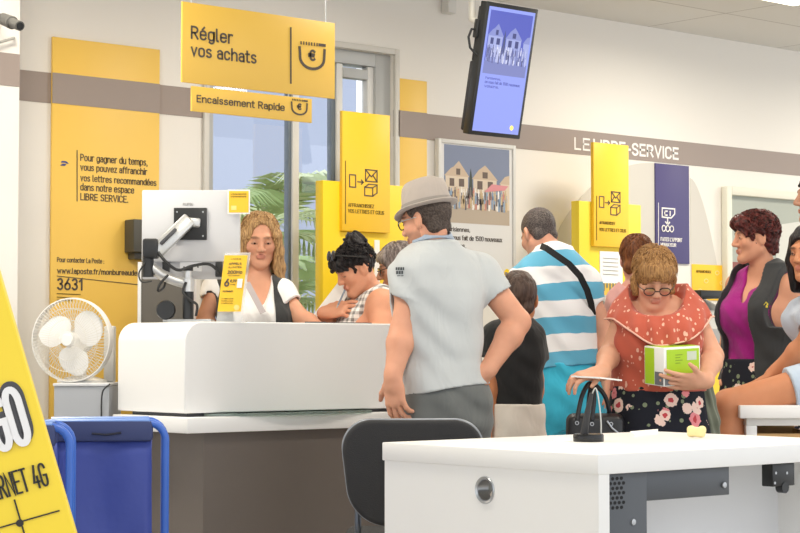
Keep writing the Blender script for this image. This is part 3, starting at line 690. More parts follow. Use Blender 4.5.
# ------------------------------------------------------------------ the man in the hat
def hat_man():
    P = Person('man in a grey trilby and grey polo shirt seen from behind at the counter', 7.0, 446, -150, 1.74, MALE, .98, 1.0, '#d8a084')
    P.head(427, 220, -124, 12, b=0); P.hs = .95; P.N = P.J(433, 249, .0)
    P.C0 = A([0, 0, .80])
    P.shL, P.elL, P.wrL = P.J(415, 271, -.06), P.J(403, 330, -.10), P.J(393, 377, -.17)
    P.shR, P.elR, P.wrR = P.J(480, 273, .09), P.J(518, 322, .06), P.J(487, 371, -.02)
    P.ar = (.053, .047, .031); P.lr = (.094, .06, .042)
    P.hands = {'L': dict(d=(.10, -.05, -1), n=(.55, .8, .1), curl=(22, 32, 22), sc=1.1), 'R': dict(d=(-.9, -.2, -.55), n=(-.3, .9, .1), curl=(35, 40, 25))}
    P.beard = '#5a4136'; P.lids = 0; P.body(.0042); P.eyes()
    P.hair(h_crop, [('e', (0, -.013, .03), (.0785, .0975, .0885)), ('c', (-.032, -.046, -.035), (.032, -.046, -.035), .0335, .0335)], .0012, 160, .004, 'ears', face=(.085, .10, .10), facepos=(0, .085, -.03))
    P.trousers('trousers', c_trs, P.J(446, 384)[2], .97, .012, 0, .007, hemfn=None); P.shoes(mat('dark shoe leather', '#2b2624', .5))
    hz = P.J(446, 388)[2]
    sh_ = P.shirt('polo_shirt', c_grey, hz, .50, .015, .060, .0062, 30, .0048, .020, .068, hemfn=lambda x, y, z: (hz - .03*np.abs(x)**1 + .02*np.sin(9*x)) - z + 0*y, rows=[(z, cx, cy, w*1.02, d*1.05) for z, cx, cy, w, d in P.torso_rows(.016)], seed=2)
    c = Sdf(); up = unit(P.h(0, -.022, -.05) - P.N); b = P.N + up*.033
    c.cone(b, b + up*.032, .082, .064, .004, flat=True); c.cone(b - up*.03, b + up*.08, .0615, .0605, .003, 'sub'); c.cut(lambda x, y, z: (b[2] - .012) - z + .0*x - .25*((x - b[0])*P.f[0] + (y - b[1])*P.f[1]))
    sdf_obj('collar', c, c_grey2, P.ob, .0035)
    # trilby
    bm = MB(); prof = [(.955, .030), (.965, .028), (1.0, .030), (.975, .06), (.93, .092), (.87, .120), (.77, .133), (.55, .131), (.25, .120), (.01, .117)]
    n = 40; rx, ry, cy = .084, .103, -.010
    def ring(sc, z, add=0, brim=0):
        R = []
        for k in range(n):
            t = 2*math.pi*k/n; fr = math.sin(t); x = (rx*sc + add)*math.cos(t); y = cy + (ry*sc + add*(1.15 if fr > 0 else .75))*fr
            zz = z + brim*(-.016*max(fr, 0)**2 + .012*max(-fr, 0)**2 + .006*math.cos(t)**2)
            if z > .1: zz -= .012*math.exp(-(x/.03)**2)*(1 if sc < .85 else .3); zz += .006*(-fr) * (sc)
            R.append(bm.bm.verts.new(P.h(x, y, zz + .021)))
        return R
    rings = [ring(.93, .026), ring(.93, .022, .002, .1), ring(1, .019, .030, 1), ring(1, .022, .032, 1), ring(1, .025, .029, 1), ring(1.0, .030, .004, .1)] + [ring(a_, z_) for a_, z_ in prof[2:]]
    for p, q in zip(rings, rings[1:]):
        for k in range(n): bm.bm.faces.new((p[k], p[(k+1) % n], q[(k+1) % n], q[k]))
    hat = bm.build('hat', c_felt, P.ob, angle=60)
    bd = MB(); R0 = []
    for z, sc in ((.031, 1.012), (.031, 1.026), (.050, 1.014), (.050, 1.0)):
        R0.append([bd.bm.verts.new(P.h(rx*sc*math.cos(2*math.pi*k/n), cy + ry*sc*math.sin(2*math.pi*k/n), z + .021)) for k in range(n)])
    for i in range(4):
        p, q = R0[i], R0[(i+1) % 4]
        for k in range(n): bd.bm.faces.new((p[k], p[(k+1) % n], q[(k+1) % n], q[k]))
    bd.build('hat_band', cloth('grey hat ribbon', '#9a938c', .05), hat, 60)
    P.glasses(m_frame, temple=m_steel)
    # small dark lettering on the sleeve
    Q = []
    for y0, y1, xs in ((267.3, 270.2, (395.6, 397.9, 400.2, 402.6, 404.6)), (271.0, 274.2, (396.0, 398.6, 401.2, 403.6)), (275.4, 276.2, (397, 401, 404))):
        for a_, b_ in zip(xs, xs[1:]): Q.append([(a_, y1), (b_ - .5, y1 - .2), (b_ - .5, y0 - .2), (a_, y0)])
    P.decal(sh_, Q, mat('dark print', '#4a5054', .8), 'sleeve_print')
    return P

# ------------------------------------------------------------------ the man in the striped jersey
def stripe_man():
    P = Person('man in a blue and white striped shirt and turquoise shorts seen from behind', 8.35, 562, -166, 1.75, MALE, .94, 1.02, '#d9a288')
    P.head(539, 234, -152, 27, b=.08); P.hs = .95; P.N = P.J(552, 252, .05); P.C0 = A([.02, 0, .80])
    P.shL, P.elL, P.wrL = P.J(527, 280, .0), P.J(526, 324, .14), P.J(536, 345, .36)
    P.shR, P.elR, P.wrR = P.J(584, 285, .07), P.J(606, 337, .03), P.J(608, 380, -.04)
    P.ar = (.050, .044, .031); P.hands = {'R': dict(d=(-.05, -.1, -1), n=(-.9, .3, 0)), 'L': dict(d=(.4, .8, .2), n=(0, .3, -1))}
    P.lids = 0; P.body(.005)
    P.hair(hair_mat('shaved dark hair', '#403a38', '#6d625e', (120, 120, 120)), [('e', (0, -.012, .034), (.0765, .0955, .0885)), ('c', (-.032, -.045, -.03), (.032, -.045, -.03), .0325, .0325)], .0006, 200, .004, 'ears', face=(.085, .10, .10), facepos=(0, .088, -.02))
    hz = P.J(562, 366)[2]
    P.shirt('striped_shirt', c_stripe, hz, .40, .014, .058, .0055, 30, .005, .018, .064, hemfn=lambda x, y, z: hz + .08*x - z + 0*y, rows=[(z, cx, cy, w*1.04, d*1.05) for z, cx, cy, w, d in P.torso_rows(.018)])
    P.trousers('shorts', c_turq, P.J(562, 362)[2], .40, .015, .03, .008)
    P.shoes(mat('white trainer', '#d8d8d8', .5))
    # strap of the shoulder bag, over the back
    pts = [P.J(541, 246, -.085), P.J(546, 248, -.15), P.J(556, 255, -.172), P.J(569, 264, -.160), P.J(580, 276, -.142), P.J(587, 290, -.112), P.J(591, 303, -.07), P.J(593, 315, -.02)]
    strap_bag(P, pts); return P
def strap_bag(P, pts):
    M_ = Matrix.Translation(P.loc) @ Matrix.Rotation(-YAW, 4, 'Z')
    b = MB(); W = [M_ @ Vector(p) for p in pts]; rg = []
    for i, p in enumerate(W):
        t = (W[min(i+1, len(W)-1)] - W[max(i-1, 0)]).normalized(); nrm = (CAM - p).normalized(); e = t.cross(nrm).normalized(); nrm = e.cross(t)
        rg.append([b.bm.verts.new(p + e*a_ + nrm*c_) for a_, c_ in ((-.014, -.002), (.014, -.002), (.014, .002), (-.014, .002))])
    for p, q in zip(rg, rg[1:]):
        for k in range(4): b.bm.faces.new((p[k], p[(k+1) % 4], q[(k+1) % 4], q[k]))
    bag = empty('shoulder_bag', M_ @ Vector((.16, .05, .9)), -YAW, label='black shoulder bag strap across the back of the striped shirt', cat='bag')
    o = b.build('strap', mat('black webbing', '#1c1c1e', .7)); o.parent = bag; o.matrix_parent_inverse = (Matrix.Translation(bag.location) @ Matrix.Rotation(-YAW, 4, 'Z')).inverted()
    s = MB().box((-.02, -.02, .02), (.06, .20, .22), .02); s.build('pouch', mat('black webbing', '#1c1c1e', .7), bag)

# ------------------------------------------------------------------ the child in black
def child():
    P = Person('child in a black T-shirt and pale beige shorts seen from behind', 7.7, 515, 174, 1.38, MALE, .76, .84, '#c08058')
    P.head(518, 299, 178, 8, b=.02); P.hs = .93; P.N = P.J(517, 326, 0); P.C0 = A([0, 0, .66])
    P.shL, P.elL, P.wrL = P.J(497, 336, 0), P.J(491, 381, -.02), P.J(488, 420, -.05)
    P.shR, P.elR, P.wrR = P.J(531, 339, .03), P.J(536, 380, .02), P.J(534, 418, 0)
    P.ar = (.036, .031, .023); P.lr = (.066, .046, .033)
    P.hands = {k: dict(d=(0, -.1, -1), n=((.9 if k == 'L' else -.9), .2, 0), sc=.82) for k in 'LR'}
    P.body(.005); P.hair(hair_mat('dark brown child hair', '#3d2f29', '#5a483f'), [('e', (0, -.014, .03), (.083, .101, .095)), ('c', (-.034, -.046, -.045), (.034, -.046, -.045), .036, .036)], .002, 90, .005, 'ears', face=(.08, .10, .10), facepos=(0, .095, -.03))
    hz = P.J(515, 416)[2]
    P.shirt('t_shirt', c_black, hz, .5, .013, .05, .004, 44, .005, .020, .055)
    S_ = P.trousers('shorts', c_beige, hz + .05, .42, .022, .02, .005); P.shoes(c_navy); return P

# ------------------------------------------------------------------ the woman in coral
def coral_woman():
    P = Person('woman in a coral off-shoulder top and floral skirt holding a green and white box', 7.2, 657, -6, 1.58, FEMALE, 1.06, 1.06, '#d6a387')
    P.head(654, 277, 2, 33, b=-.05); P.hs = .90; P.nose = .7; P.lip = '#c58c7c'; P.N = P.J(658, 303, .02); P.C0 = A([0, 0, .72]); P.breast = 1.15
    P.shR, P.elR, P.wrR = P.J(625, 315, .0), P.J(611, 352, -.03), P.J(601, 373, -.19)
    P.shL, P.elL, P.wrL = P.J(692, 312, .0), P.J(713, 356, -.08), P.J(705, 381, -.25)
    P.ar = (.042, .039, .027)
    P.hands = {'R': dict(d=(-.85, -.35, -.12), n=(.15, .35, -1), curl=(22, 38, 25), thumb=(.7, .6, .35)), 'L': dict(d=(-.97, -.22, -.03), n=(.0, .75, .66), curl=(12, 10, 8), thumb=(.6, .7, .2))}
    P.brow = '#8a6a4e'; P.body(.0045)
    P.hair(h_fair, [('e', (0, -.012, .036), (.090, .108, .096)), ('e', (.0, .05, .055), (.074, .058, .05)), ('c', (-.068, -.01, -.02), (-.070, .018, -.060), .03, .02), ('c', (.068, -.01, -.02), (.070, .018, -.055), .03, .02), ('c', (-.036, -.052, -.05), (.036, -.052, -.05), .042, .042)], .003, 150, .0042, True, face=(.061, .075, .080), facepos=(0, .108, -.042), aniso=(1, 1, .12))
    P.strands(h_fair, 260, .05, 2.0, .008, (.0915, .110, .0975), r0=.0030, seed=4, lift=.004, face=(.062, .07))
    P.glasses(m_gold, up=-.012)
    P.cardigan = None
    hz = P.J(657, 391)[2]
    z0 = P.J(657, 314)[2]; x0 = P.N[0]
    P.shirt('blouse', c_coral, hz, 0, .018, .052, .004, 46, .005, keep=lambda x, y, z: z - (z0 - .02) + 0*x + 0*y, rows=[(z, cx, cy, w*1.03 + .022*max(0, min(1, (hz + .16 - z)/.16)), d*1.06 + .03*max(0, min(1, (hz + .16 - z)/.16))) for z, cx, cy, w, d in P.torso_rows(.018)], seed=4)
    S_ = Sdf(); zt = P.J(657, 292)[2]; zb = P.J(657, 346)[2]; c = P.N
    rows = [(zb - .03, x0, -.02, .208, .196), (z0 - .05, x0, -.015, .204, .180), (z0 + .0, x0, -.005, .196, .150), (z0 + .045, x0, .008, .176, .105), (zt, x0, .012, .14, .085), (zt + .03, x0, .012, .11, .07)]
    S_.loft(rows, P.phi, .01, ripple=lambda t, z: .0065*np.sin(17*t + 1.5*np.sin(3*t + 9*z))*np.clip((z0 + .06 - z)/.10, 0.15, 1))
    S_.cone(P.J(657, 292, -.04), P.J(657, 270, -.04), .104, .135, .01, 'sub'); S_.ell(P.J(657, 300, -.12), (.105, .1, .062), None, .01, 'sub')
    S_.cut(lambda x, y, z: (zb + .105*np.clip(np.abs(x - x0)/.185, 0, 1)**2 + .004*np.sin(40*x)) - z + 0*y)
    sdf_obj('ruffle', S_, c_coral, P.ob, .0042)
    b = MB(); L = []
    for k in range(60):
        t = 2*math.pi*k/60; r_ = .0045*math.sin(17*t); x = x0 + (.203 + r_)*math.cos(t); y = -.018 + (.190 + r_)*math.sin(t); zz = zb + .105*min(1, abs(x - x0)/.185)**2 + .004*math.sin(40*x)
        L.append((x, y, zz + .002))
    b.tube(L, .0035, 6, closed=True); b.build('ruffle_edging', mat('pale edging', '#e8b9a4', .8), P.ob)
    skirt(P, 'skirt', c_floral, .34, hz + .02, .27, .192, .22, .150, .014, 9)
    P.shoes(c_black); return P

# ------------------------------------------------------------------ others
def clerk():
    P = Person('blond woman in a white V-neck and dark waistcoat behind the counter', 8.4, 252, 14, 1.68, FEMALE, 1.0, 1.0, '#d9a285')
    P.head(260, 240, 8, 13, b=-.02); P.nose = .75; P.N = P.J(257, 281, 0); P.C0 = A([0, 0, .78]); P.breast = 1.05
    P.shR, P.elR, P.wrR = P.J(217, 289, .02), P.J(205, 318, -.04), P.J(215, 345, -.12)
    P.shL, P.elL, P.wrL = P.J(281, 294, -.02), P.J(302, 319, -.08), P.J(324, 331, -.13)
    P.ar = (.043, .038, .026); P.hands = {'L': dict(d=(.98, .0, -.05), n=(0, .3, -1), curl=(20, 25, 15)), 'R': dict(d=(.7, -.6, -.1), n=(0, .2, -1))}
    P.brow = '#7a5a40'; P.body(.0048); P.eyes(look=(.1, -.45))
    loc = [('e', (0, -.014, .036), (.086, .104, .095))]
    random.seed(5)
    for sg, n in ((-1, 7), (1, 8)):
        for k in range(n):
            y = .045 - .018*k; x = sg*(.070 + .004*math.sin(k)); p = (sg*.03, y*.6 - .01, .10)
            pts = [p, (x, y, .03), (x + sg*(.012 + .006*random.random()), y - .004, -.05), (x + sg*(.004 + .02*random.random()), y - .002, -.12), (x + sg*(.012 + .016*random.random()), y + .008, -.18 - .02*random.random()), (x + sg*(-.01), y + .016, -.215)]
            for a_, b_, r1, r2 in zip(pts, pts[1:], (.022, .022, .022, .021, .017), (.022, .022, .021, .017, .006)): loc.append(('c', a_, b_, r1, r2))
    P.hair(h_blond, loc, .003, 90, .0045, True, face=(.058, .095, .114), facepos=(.006, .108, -.014), aniso=(1, 1, .3))
    P.strands(h_blond, 170, .05, 3.2, .012, (.092, .109, .100), drop=.16, r0=.0034, seed=3, lift=.002, face=(.062, .13))
    hz = .93
    P.shirt('white_top', c_white, hz, .42, .014, .058, .003, 36, .005, .018, .056, vneck=.13)
    f, l = P.f, P.l
    P.shirt('waistcoat', c_vest, hz - .05, 0, .024, .07, .002, 36, .005, keep=lambda x, y, z: np.where(((x - P.N[0])*f[0] + (y - P.N[1])*f[1]) > -.01, .092 - np.abs((x - P.N[0])*l[0] + (y - P.N[1])*l[1] + .036), -.05) + 0*z)
    b = MB(); c0 = P.N + f*.12
    def strip(p, q, wd, th=.003):
        p, q = A(p), A(q); u = unit(q - p); e = unit(np.cross(u, P.f)); n = np.cross(e, u)
        v = [b.bm.verts.new(t_ + e*s_*wd + n*k_) for t_ in (p, q) for s_, k_ in ((-1, 0), (1, 0), (1, th), (-1, th))]
        for i in range(4): b.bm.faces.new((v[i], v[(i+1) % 4], v[4 + (i+1) % 4], v[4 + i]))
        b.bm.faces.new(v[3::-1]); b.bm.faces.new(v[4:])
    strip(P.J(247, 283, -.165), P.J(263, 313, -.215), .013)
    b.build('lanyard', mat('grey lanyard', '#b7aeb0', .6), P.ob); P.trousers('trousers', c_navy, .98, .97); P.shoes(c_black); return P

def dark_woman():
    P = Person('dark-haired woman in a sleeveless grey check top writing at the counter', 8.42, 372, -66, 1.62, FEMALE, 1.18, 1.2, '#d99d7e')
    P.head(356, 269, -68, 26, b=-.05); P.hs = .90; P.nose = .7; P.N = P.J(372, 292, .02); P.C0 = A([0.03, .03, .75]); P.breast = 1.3
    P.shL, P.elL, P.wrL = P.J(382, 305, -.13), P.J(382, 338, -.22), P.J(347, 323, -.22)
    P.shR, P.elR, P.wrR = P.J(352, 304, .14), P.J(328, 330, .02), P.J(344, 319, -.16)
    P.ar = (.060, .046, .029)
    P.wrL = P.J(352, 332, -.2); P.wrR = P.J(325, 313, -.10)
    P.hands = {'R': dict(d=(.93, -.2, .22), n=(.1, .75, -.6), curl=((10, 18, 35, 45), (20, 25, 40, 45), 20), thumb=(.7, .6, .4)), 'L': dict(d=(-.8, .1, .02), n=(0, .1, -1))}
    P.body(.0045)
    loc = [('e', (0, -.010, .036), (.084, .098, .094)), ('e', (0, -.050, .115), (.056, .054, .056)), ('e', (0, .06, .062), (.066, .054, .042)), ('e', (.0, .092, .035), (.05, .030, .028))]
    P.hair(h_black, loc, .008, 85, .0045, 'ears', face=(.066, .075, .085), facepos=(0, .108, -.040), aniso=(1, 1, 1))
    P.strands(h_black, 220, .05, 1.75, .02, (.089, .104, .099), r0=.0034, seed=6, lift=.006, coil=.006, face=(.075, .08))
    g = MB()
    for x in (-1, 1): g.lathe([(.001, 0), (.022, 0), (.022, .004), (.001, .006)], 18, basis(P.h(x*.03, .088, .112), P.hl, unit(P.hu + P.hf*-.6), unit(P.hf + P.hu*.6)))
    for x in (-1, 1): g.tube([P.h(x*.055, .085, .108), P.h(x*.088, .06, .095), P.h(x*.098, -.04, .04)], .004, 8)
    g.tube([P.h(-.012, .09, .114), P.h(.012, .09, .114)], .004, 8); g.build('sunglasses', m_frame, P.ob)
    f, l = P.f, P.l
    P.shirt('check_top', c_plaid, .95, 0, .016, .075, .003, 36, .005, vneck=.14, keep=lambda x, y, z: np.where(z > P.N[2] - .16, np.abs((x - P.N[0])*l[0] + (y - P.N[1])*l[1]) - .125, -.05))
    P.trousers('trousers', c_black, 1.0, .97); P.shoes(c_black); return P
def elder():
    P = Person('grey-haired person in glasses between the writing woman and the man in the trilby', 9.0, 404, -84, 1.60, FEMALE, 1.05, 1.05, '#d09a80')
    P.head(399, 268, -86, 12, b=0); P.hs = .95; P.N = P.J(407, 298, .0); P.C0 = A([0, 0, .76])
    P.shL, P.elL, P.wrL = P.J(412, 312, -.15), P.J(410, 360, -.17), P.J(402, 395, -.22); P.shR, P.elR, P.wrR = P.J(408, 312, .15), P.J(406, 360, .17), P.J(400, 395, .12)
    P.body(.0055); P.eyes()
    P.hair(h_grey, [('e', (0, -.014, .034), (.087, .106, .096)), ('e', (0, .052, .06), (.068, .052, .042)), ('c', (-.036, -.05, -.05), (.036, -.05, -.05), .042, .042)], .003, 80, .005, 'ears', face=(.068, .08, .09), facepos=(0, .112, -.035))
    P.strands(h_grey, 160, .05, 1.8, .01, (.089, .108, .098), r0=.0026, seed=7, lift=.003)
    P.glasses(m_frame); P.shirt('top', c_taupe, .9, .55, .015, .06, .003); P.trousers('trousers', c_navy, .98, .97); P.shoes(c_black); return P
def rear_woman():
    P = Person('brown-haired woman in pale pink with her back turned behind the coral top', 8.65, 640, 168, 1.64, FEMALE, .95, .95, '#dba596')
    P.head(637, 260, 172, 10, b=0); P.hs = .88; P.N = P.J(638, 288, 0); P.C0 = A([0, 0, .76])
    P.shL, P.elL, P.wrL = P.J(621, 300, .02), P.J(622, 345, .08), P.J(628, 380, .2); P.shR, P.elR, P.wrR = P.J(660, 300, .02), P.J(668, 345, .08), P.J(660, 380, .2)
    P.body(.006); P.hair(hair_mat('warm brown hair', '#57311f', '#86512f'), [('e', (0, -.014, .034), (.088, .106, .098)), ('c', (-.034, -.05, -.045), (.034, -.05, -.045), .040, .040)], .003, 80, .005, 'ears', face=(.07, .09, .09), facepos=(0, .108, -.03))
    P.strands(MATS['warm brown hair'], 160, .05, 2.0, .01, (.090, .108, .100), r0=.0026, seed=8, lift=.003)
    P.shirt('pink_top', c_pink, .92, .0, .014, .085, .003); P.trousers('trousers', c_navy, .98, .97); P.shoes(c_black); return P
def purple_woman():
    P = Person('woman with short auburn curls in a magenta blouse and dark waistcoat', 8.15, 757, -48, 1.70, FEMALE, 1.08, 1.06, '#d59c7e')
    P.head(755, 238, -82, 3, b=0); P.hs = .88; P.nose = .85; P.N = P.J(765, 272, .02); P.C0 = A([0.01, 0, .78]); P.breast = 1.15
    P.shL, P.elL, P.wrL = P.J(788, 287, -.08), P.J(796, 335, -.06), P.J(800, 385, -.10); P.shR, P.elR, P.wrR = P.J(738, 286, .13), P.J(730, 335, .16), P.J(728, 375, .1)
    P.ar = (.046, .039, .027); P.body(.0048); P.eyes()
    P.hair(h_aub, [('e', (0, -.016, .040), (.093, .112, .100)), ('e', (0, .066, .074), (.066, .05, .042)), ('e', (0, -.065, -.03), (.070, .05, .066))], .007, 85, .0045, 'ears', face=(.070, .075, .09), facepos=(0, .115, -.035), aniso=(1, 1, 1))
    P.strands(h_aub, 240, .05, 2.0, .02, (.096, .115, .103), r0=.0036, seed=5, lift=.004, coil=.005, face=(.075, .08))
    f, l = P.f, P.l; hz = P.J(757, 373)[2]
    arm_cut = lambda x, y, z: np.where(z > P.N[2] - .24, np.abs((x - P.N[0])*l[0] + (y - P.N[1])*l[1]) - .128, -.05)
    P.shirt('blouse', c_purple, hz, .0, .013, .06, .0035, 40, .0048, vneck=.15, seed=3, keep=arm_cut)
    v = P.shirt('waistcoat', c_vest, hz - .03, 0, .038, .070, .004, 30, .005, keep=lambda x, y, z: np.maximum(arm_cut(x, y, z), np.where(((x - P.N[0])*f[0] + (y - P.N[1])*f[1]) > -.01, (.088 + 0*z) - np.abs((x - P.N[0])*l[0] + (y - P.N[1])*l[1] + .03), -.05)), seed=1)
    P.decal(v, [[(763.5, 305), (766, 301.5), (768.5, 304), (766.5, 306.5)], [(765, 307), (768, 305.5), (767.5, 308)]], mat('yellow stitching', '#dcc63a', .7), 'emblem')
    skirt(P, 'skirt', c_floral, .40, hz + .06, .25, .185, .2, .14, .012, 8); P.shoes(c_black); return P
def seated_woman():
    P = Person('dark-haired seated woman in denim shorts at the edge of the white bench', 7.55, 812, -72, 1.66, FEMALE, 1.0, 1.0, '#c98b66')
    zs = P.J(800, 404)[2]
    P.head(811, 253, -48, 4, b=-.02); P.hs = .92; P.nose = .7; P.N = P.J(826, 288, .02); P.C0 = A([.07, .03, zs - .0]); P.rows = [(-.02, .15, .13, 0), (.06, .185, .14, -.01)] + FEMALE[2:]; P.breast = 1
    P.shL, P.elL, P.wrL = P.J(822, 308, -.13), P.J(806, 345, -.06), P.J(778, 370, .02); P.shR, P.elR, P.wrR = P.J(834, 305, .15), P.J(836, 350, .15), P.J(815, 370, .12)
    P.hands = {'L': dict(d=(-.6, .4, -.5), n=(.3, .1, -1)), 'R': dict(d=(-.9, .1, -.1), n=(0, 0, -1))}
    P.lr = (.078, .058, .036)
    for k, b in (('L', -.10), ('R', .10)):
        hip = P.J(816, 388, b*.8); kn = P.J(728, 395, b); kn[2] = P.J(728, 412, b)[2] + .0; hip[2] = zs + .082; kn[2] = zs + .022 - .055 + .03
        an = kn + A([-.02 if k == 'L' else .04, 0, -.44]); P.leg[k] = (hip, kn, an, A([-.96, -.27, 0]))
    P.body(.0048); P.eyes(look=(-.2, 0))
    loc = [('e', (0, -.014, .036), (.090, .108, .098))]
    for sg in (-1, 1):
        for k in range(6):
            y = .035 - .02*k; loc += [('c', (sg*.06, y, .06), (sg*.084, y, -.03), .024, .024), ('c', (sg*.084, y, -.03), (sg*.078, y - .01, -.15), .024, .020)]
    P.hair(h_black, loc, .003, 60, .005, True, face=(.060, .08, .095), facepos=(0, .108, -.03))
    P.shirt('top', c_bluegrey, zs + .10, .5, .014, .06, .004, 34, .005, .02, .060)
    S_ = Sdf(); S_.loft(P.torso_rows(.016), P.phi, .02)
    for k in 'LR':
        hip, kn, an, t = P.leg[k]; e = hip + (kn - hip)*.30; S_.cone(hip, e, .094, .09, .03, flat=True)
    S_.cut(lambda x, y, z: z - (zs + .19) + 0*x + 0*y); sdf_obj('denim_shorts', S_, c_denim, P.ob, .006); P.shoes(c_white); P.zs = zs; return P
def cap_man():
    P = Person('tall man in a black cap at the right edge of the room', 8.75, 828, -80, 1.86, MALE, 1, 1, '#c9997f')
    P.head(820, 197, -82, 0, b=0); P.N = P.J(828, 230, 0); P.C0 = A([0, 0, .86])
    P.shL, P.elL, P.wrL = P.J(832, 250, -.17), P.J(836, 315, -.2), P.J(828, 365, -.2); P.shR, P.elR, P.wrR = P.J(828, 250, .17), P.J(828, 315, .2), P.J(822, 365, .18)
    P.body(.006); P.eyes(); m = mat('black cap cloth', '#1b1b1d', .8)
    S_ = Sdf(); S_.ell(P.h(0, -.012, .045), A((.085, .104, .09))*P.hs, P.HR, .02); n = P.hu; z0 = P.h(0, 0, .045)
    S_.cut(lambda x, y, z: -((x - z0[0])*n[0] + (y - z0[1])*n[1] + (z - z0[2])*n[2])); S_.ell(P.h(0, -.01, .05), A((.088, .107, .012))*P.hs, P.HR, .01)
    sdf_obj('cap', S_, m, P.ob, .005); P.shirt('shirt', c_white, .95, .6, .016, .06, .003); P.trousers('trousers', c_navy, 1.02, .97); P.shoes(c_black); return P
# ------------------------------------------------------------------ the room
YW = 7.40
X_ = (1, 0, 0); Z_ = (0, 0, 1)
yel = mat('yellow board', '#efc55c', .45, var=.03, bscale=4); yel2 = mat('bright yellow laminate', '#f4cf12', .4); yel3 = mat('yellow sign face', '#ebbf50', .4)
yel4 = mat('warm yellow card', '#f6c52e', .4)
ink = mat('dark taupe print', '#584e45', .7); ink2 = mat('olive print', '#6b5b1e', .7); taupe = mat('taupe band', '#9a8d86', .6); white_p = mat('white print', '#efece9', .6)
wall_m = mat('warm white paint', '#e9e5de', .7, bump=.03, bscale=90); white_l = mat('white laminate', '#efefee', .35); white_m = mat('white metal', '#eceded', .3)
brown_l = mat('dark taupe laminate', '#6d655f', .5, var=.05, bscale=8); blackp = mat('black plastic', '#222324', .4); dgrey = mat('dark grey plastic', '#45464a', .45); sil = mat('silver plastic', '#c6c8cb', .32, .3)
alu = mat('aluminium', '#b8babc', .35, .9); graph = mat('graphite steel', '#55585c', .45, .35); wframe = mat('window frame metal', '#b3b5b5', .45, .1); glassm = mat('clear glass', '#ffffff', 0, trans=1)
acryl = mat('clear acrylic', '#f4f8fa', .08, alpha=.28); navy_b = mat('violet navy card', '#4c4678', .5); paper = mat('white paper', '#f5f4f0', .7)
def xz(px, py, Y): p = at_Y(px, py, Y); return p.x, p.z
def wbox(b, x0, x1, z0, z1, Y0, Y1, bevel=0): return b.box((min(x0, x1), min(Y0, Y1), min(z0, z1)), (max(x0, x1), max(Y0, Y1), max(z0, z1)), bevel)
def px_rect(px0, px1, ytl, ybl, Y):
    """X and Z extents of a wall-parallel rectangle: left and right pixel, top and bottom pixel at its left edge"""
    return xz(px0, ytl, Y)[0], xz(px1, ytl, Y)[0], xz(px0, ybl, Y)[1], xz(px0, ytl, Y)[1]
def txt(s, px0, px1, yt, yb, Y, m, parent, name='lettering', bold=0, depth=.002, pyr=None):
    x0, x1, z0, z1 = px_rect(px0, px1, yt, yb, Y)
    o = text(s, name, (x0, Y, z0), X_, Z_, x1 - x0, z1 - z0, m, None, depth, bold); adopt(o, parent); return o
def adopt(o, parent):
    if parent is None: return o
    o.parent = parent
    o.matrix_parent_inverse = parent_matrix(parent).inverted(); return o
def parent_matrix(o):
    M = Matrix.LocRotScale(o.location, o.rotation_euler, o.scale)
    return M if o.parent is None else parent_matrix(o.parent) @ o.matrix_parent_inverse @ M
def build(b, name, m, parent=None, angle=35):
    return adopt(b.build(name, m, None, angle), parent)
def lines_px(lines, wd, Y, m, name, parent, depth=.002):
    """drawn lines given as pixels of the photo, on the plane Y"""
    L = [[xz(px, py, Y) for px, py in l] for l in lines]; o = ribbons(L, wd, (0, Y, 0), X_, Z_, m, name, None, depth); return adopt(o, parent)
def structure(o): o['kind'] = 'structure'; return o
ZC = xz(535, 8, YW)[1]
# floor and ceiling
fl = NT('grey floor tiles', .35); br = fl.n('ShaderNodeTexBrick'); br.offset = 0; fl.link(fl.co, br.inputs['Vector'])
br.inputs['Scale'].default_value = 1; br.inputs['Brick Width'].default_value = .45; br.inputs['Row Height'].default_value = .45; br.inputs['Mortar Size'].default_value = .004
for i, c in ((1, '#bdb8b0'), (2, '#b6b1a9'), (3, '#8f8a84')): br.inputs[i].default_value = lin(c)
fl.done(br.outputs[0]); structure(MB().box((-3, -1, -.1), (14, YW + .2, 0)).build('floor', fl.m))
ce = NT('ceiling tiles', .8); br = ce.n('ShaderNodeTexBrick'); br.offset = 0; mp = ce.n('ShaderNodeMapping'); mp.inputs['Location'].default_value = (.1, -YW + .6*13 - .02, 0); ce.link(ce.co, mp.inputs[0]); ce.link(mp.outputs[0], br.inputs['Vector'])
br.inputs['Scale'].default_value = 1; br.inputs['Brick Width'].default_value = 1.2; br.inputs['Row Height'].default_value = .6; br.inputs['Mortar Size'].default_value = .006
for i, c in ((1, '#dcdad5'), (2, '#d8d6d1'), (3, '#b4b0aa')): br.inputs[i].default_value = lin(c)
ce.done(br.outputs[0]); structure(MB().box((-3, 1.2, ZC), (14, YW + .2, ZC + .1)).build('ceiling', ce.m))
# back wall with the window opening
wx0, wx1 = xz(207, 200, YW)[0], xz(393, 200, YW)[0]; wz1 = xz(393, 55, YW)[1]; wz0 = .25
b = MB()
for lo, hi in (((0, YW, 0), (wx0, YW + .2, ZC)), ((wx1, YW, 0), (14, YW + .2, ZC)), ((wx0, YW, wz1), (wx1, YW + .2, ZC)), ((wx0, YW, 0), (wx1, YW + .2, wz0))): b.box(lo, hi)
structure(b.build('wall_back', wall_m))
YP = 7.02; xp = xz(18.3, 200, YP)[0]
structure(MB().box((0, YP, 0), (xp, YW - .002, ZC)).build('wall_left', mat('white paint', '#ebe7e1', .7)))
bz1, bz0 = xz(522, 124.2, YW)[1], xz(522, 149, YW)[1]
band = MB(); 
for x0, x1 in ((xp, wx0), (wx1, 14)): wbox(band, x0, x1, bz0, bz1, YW - .003, YW - .0002)
trim = structure(band.build('trim_1', taupe))
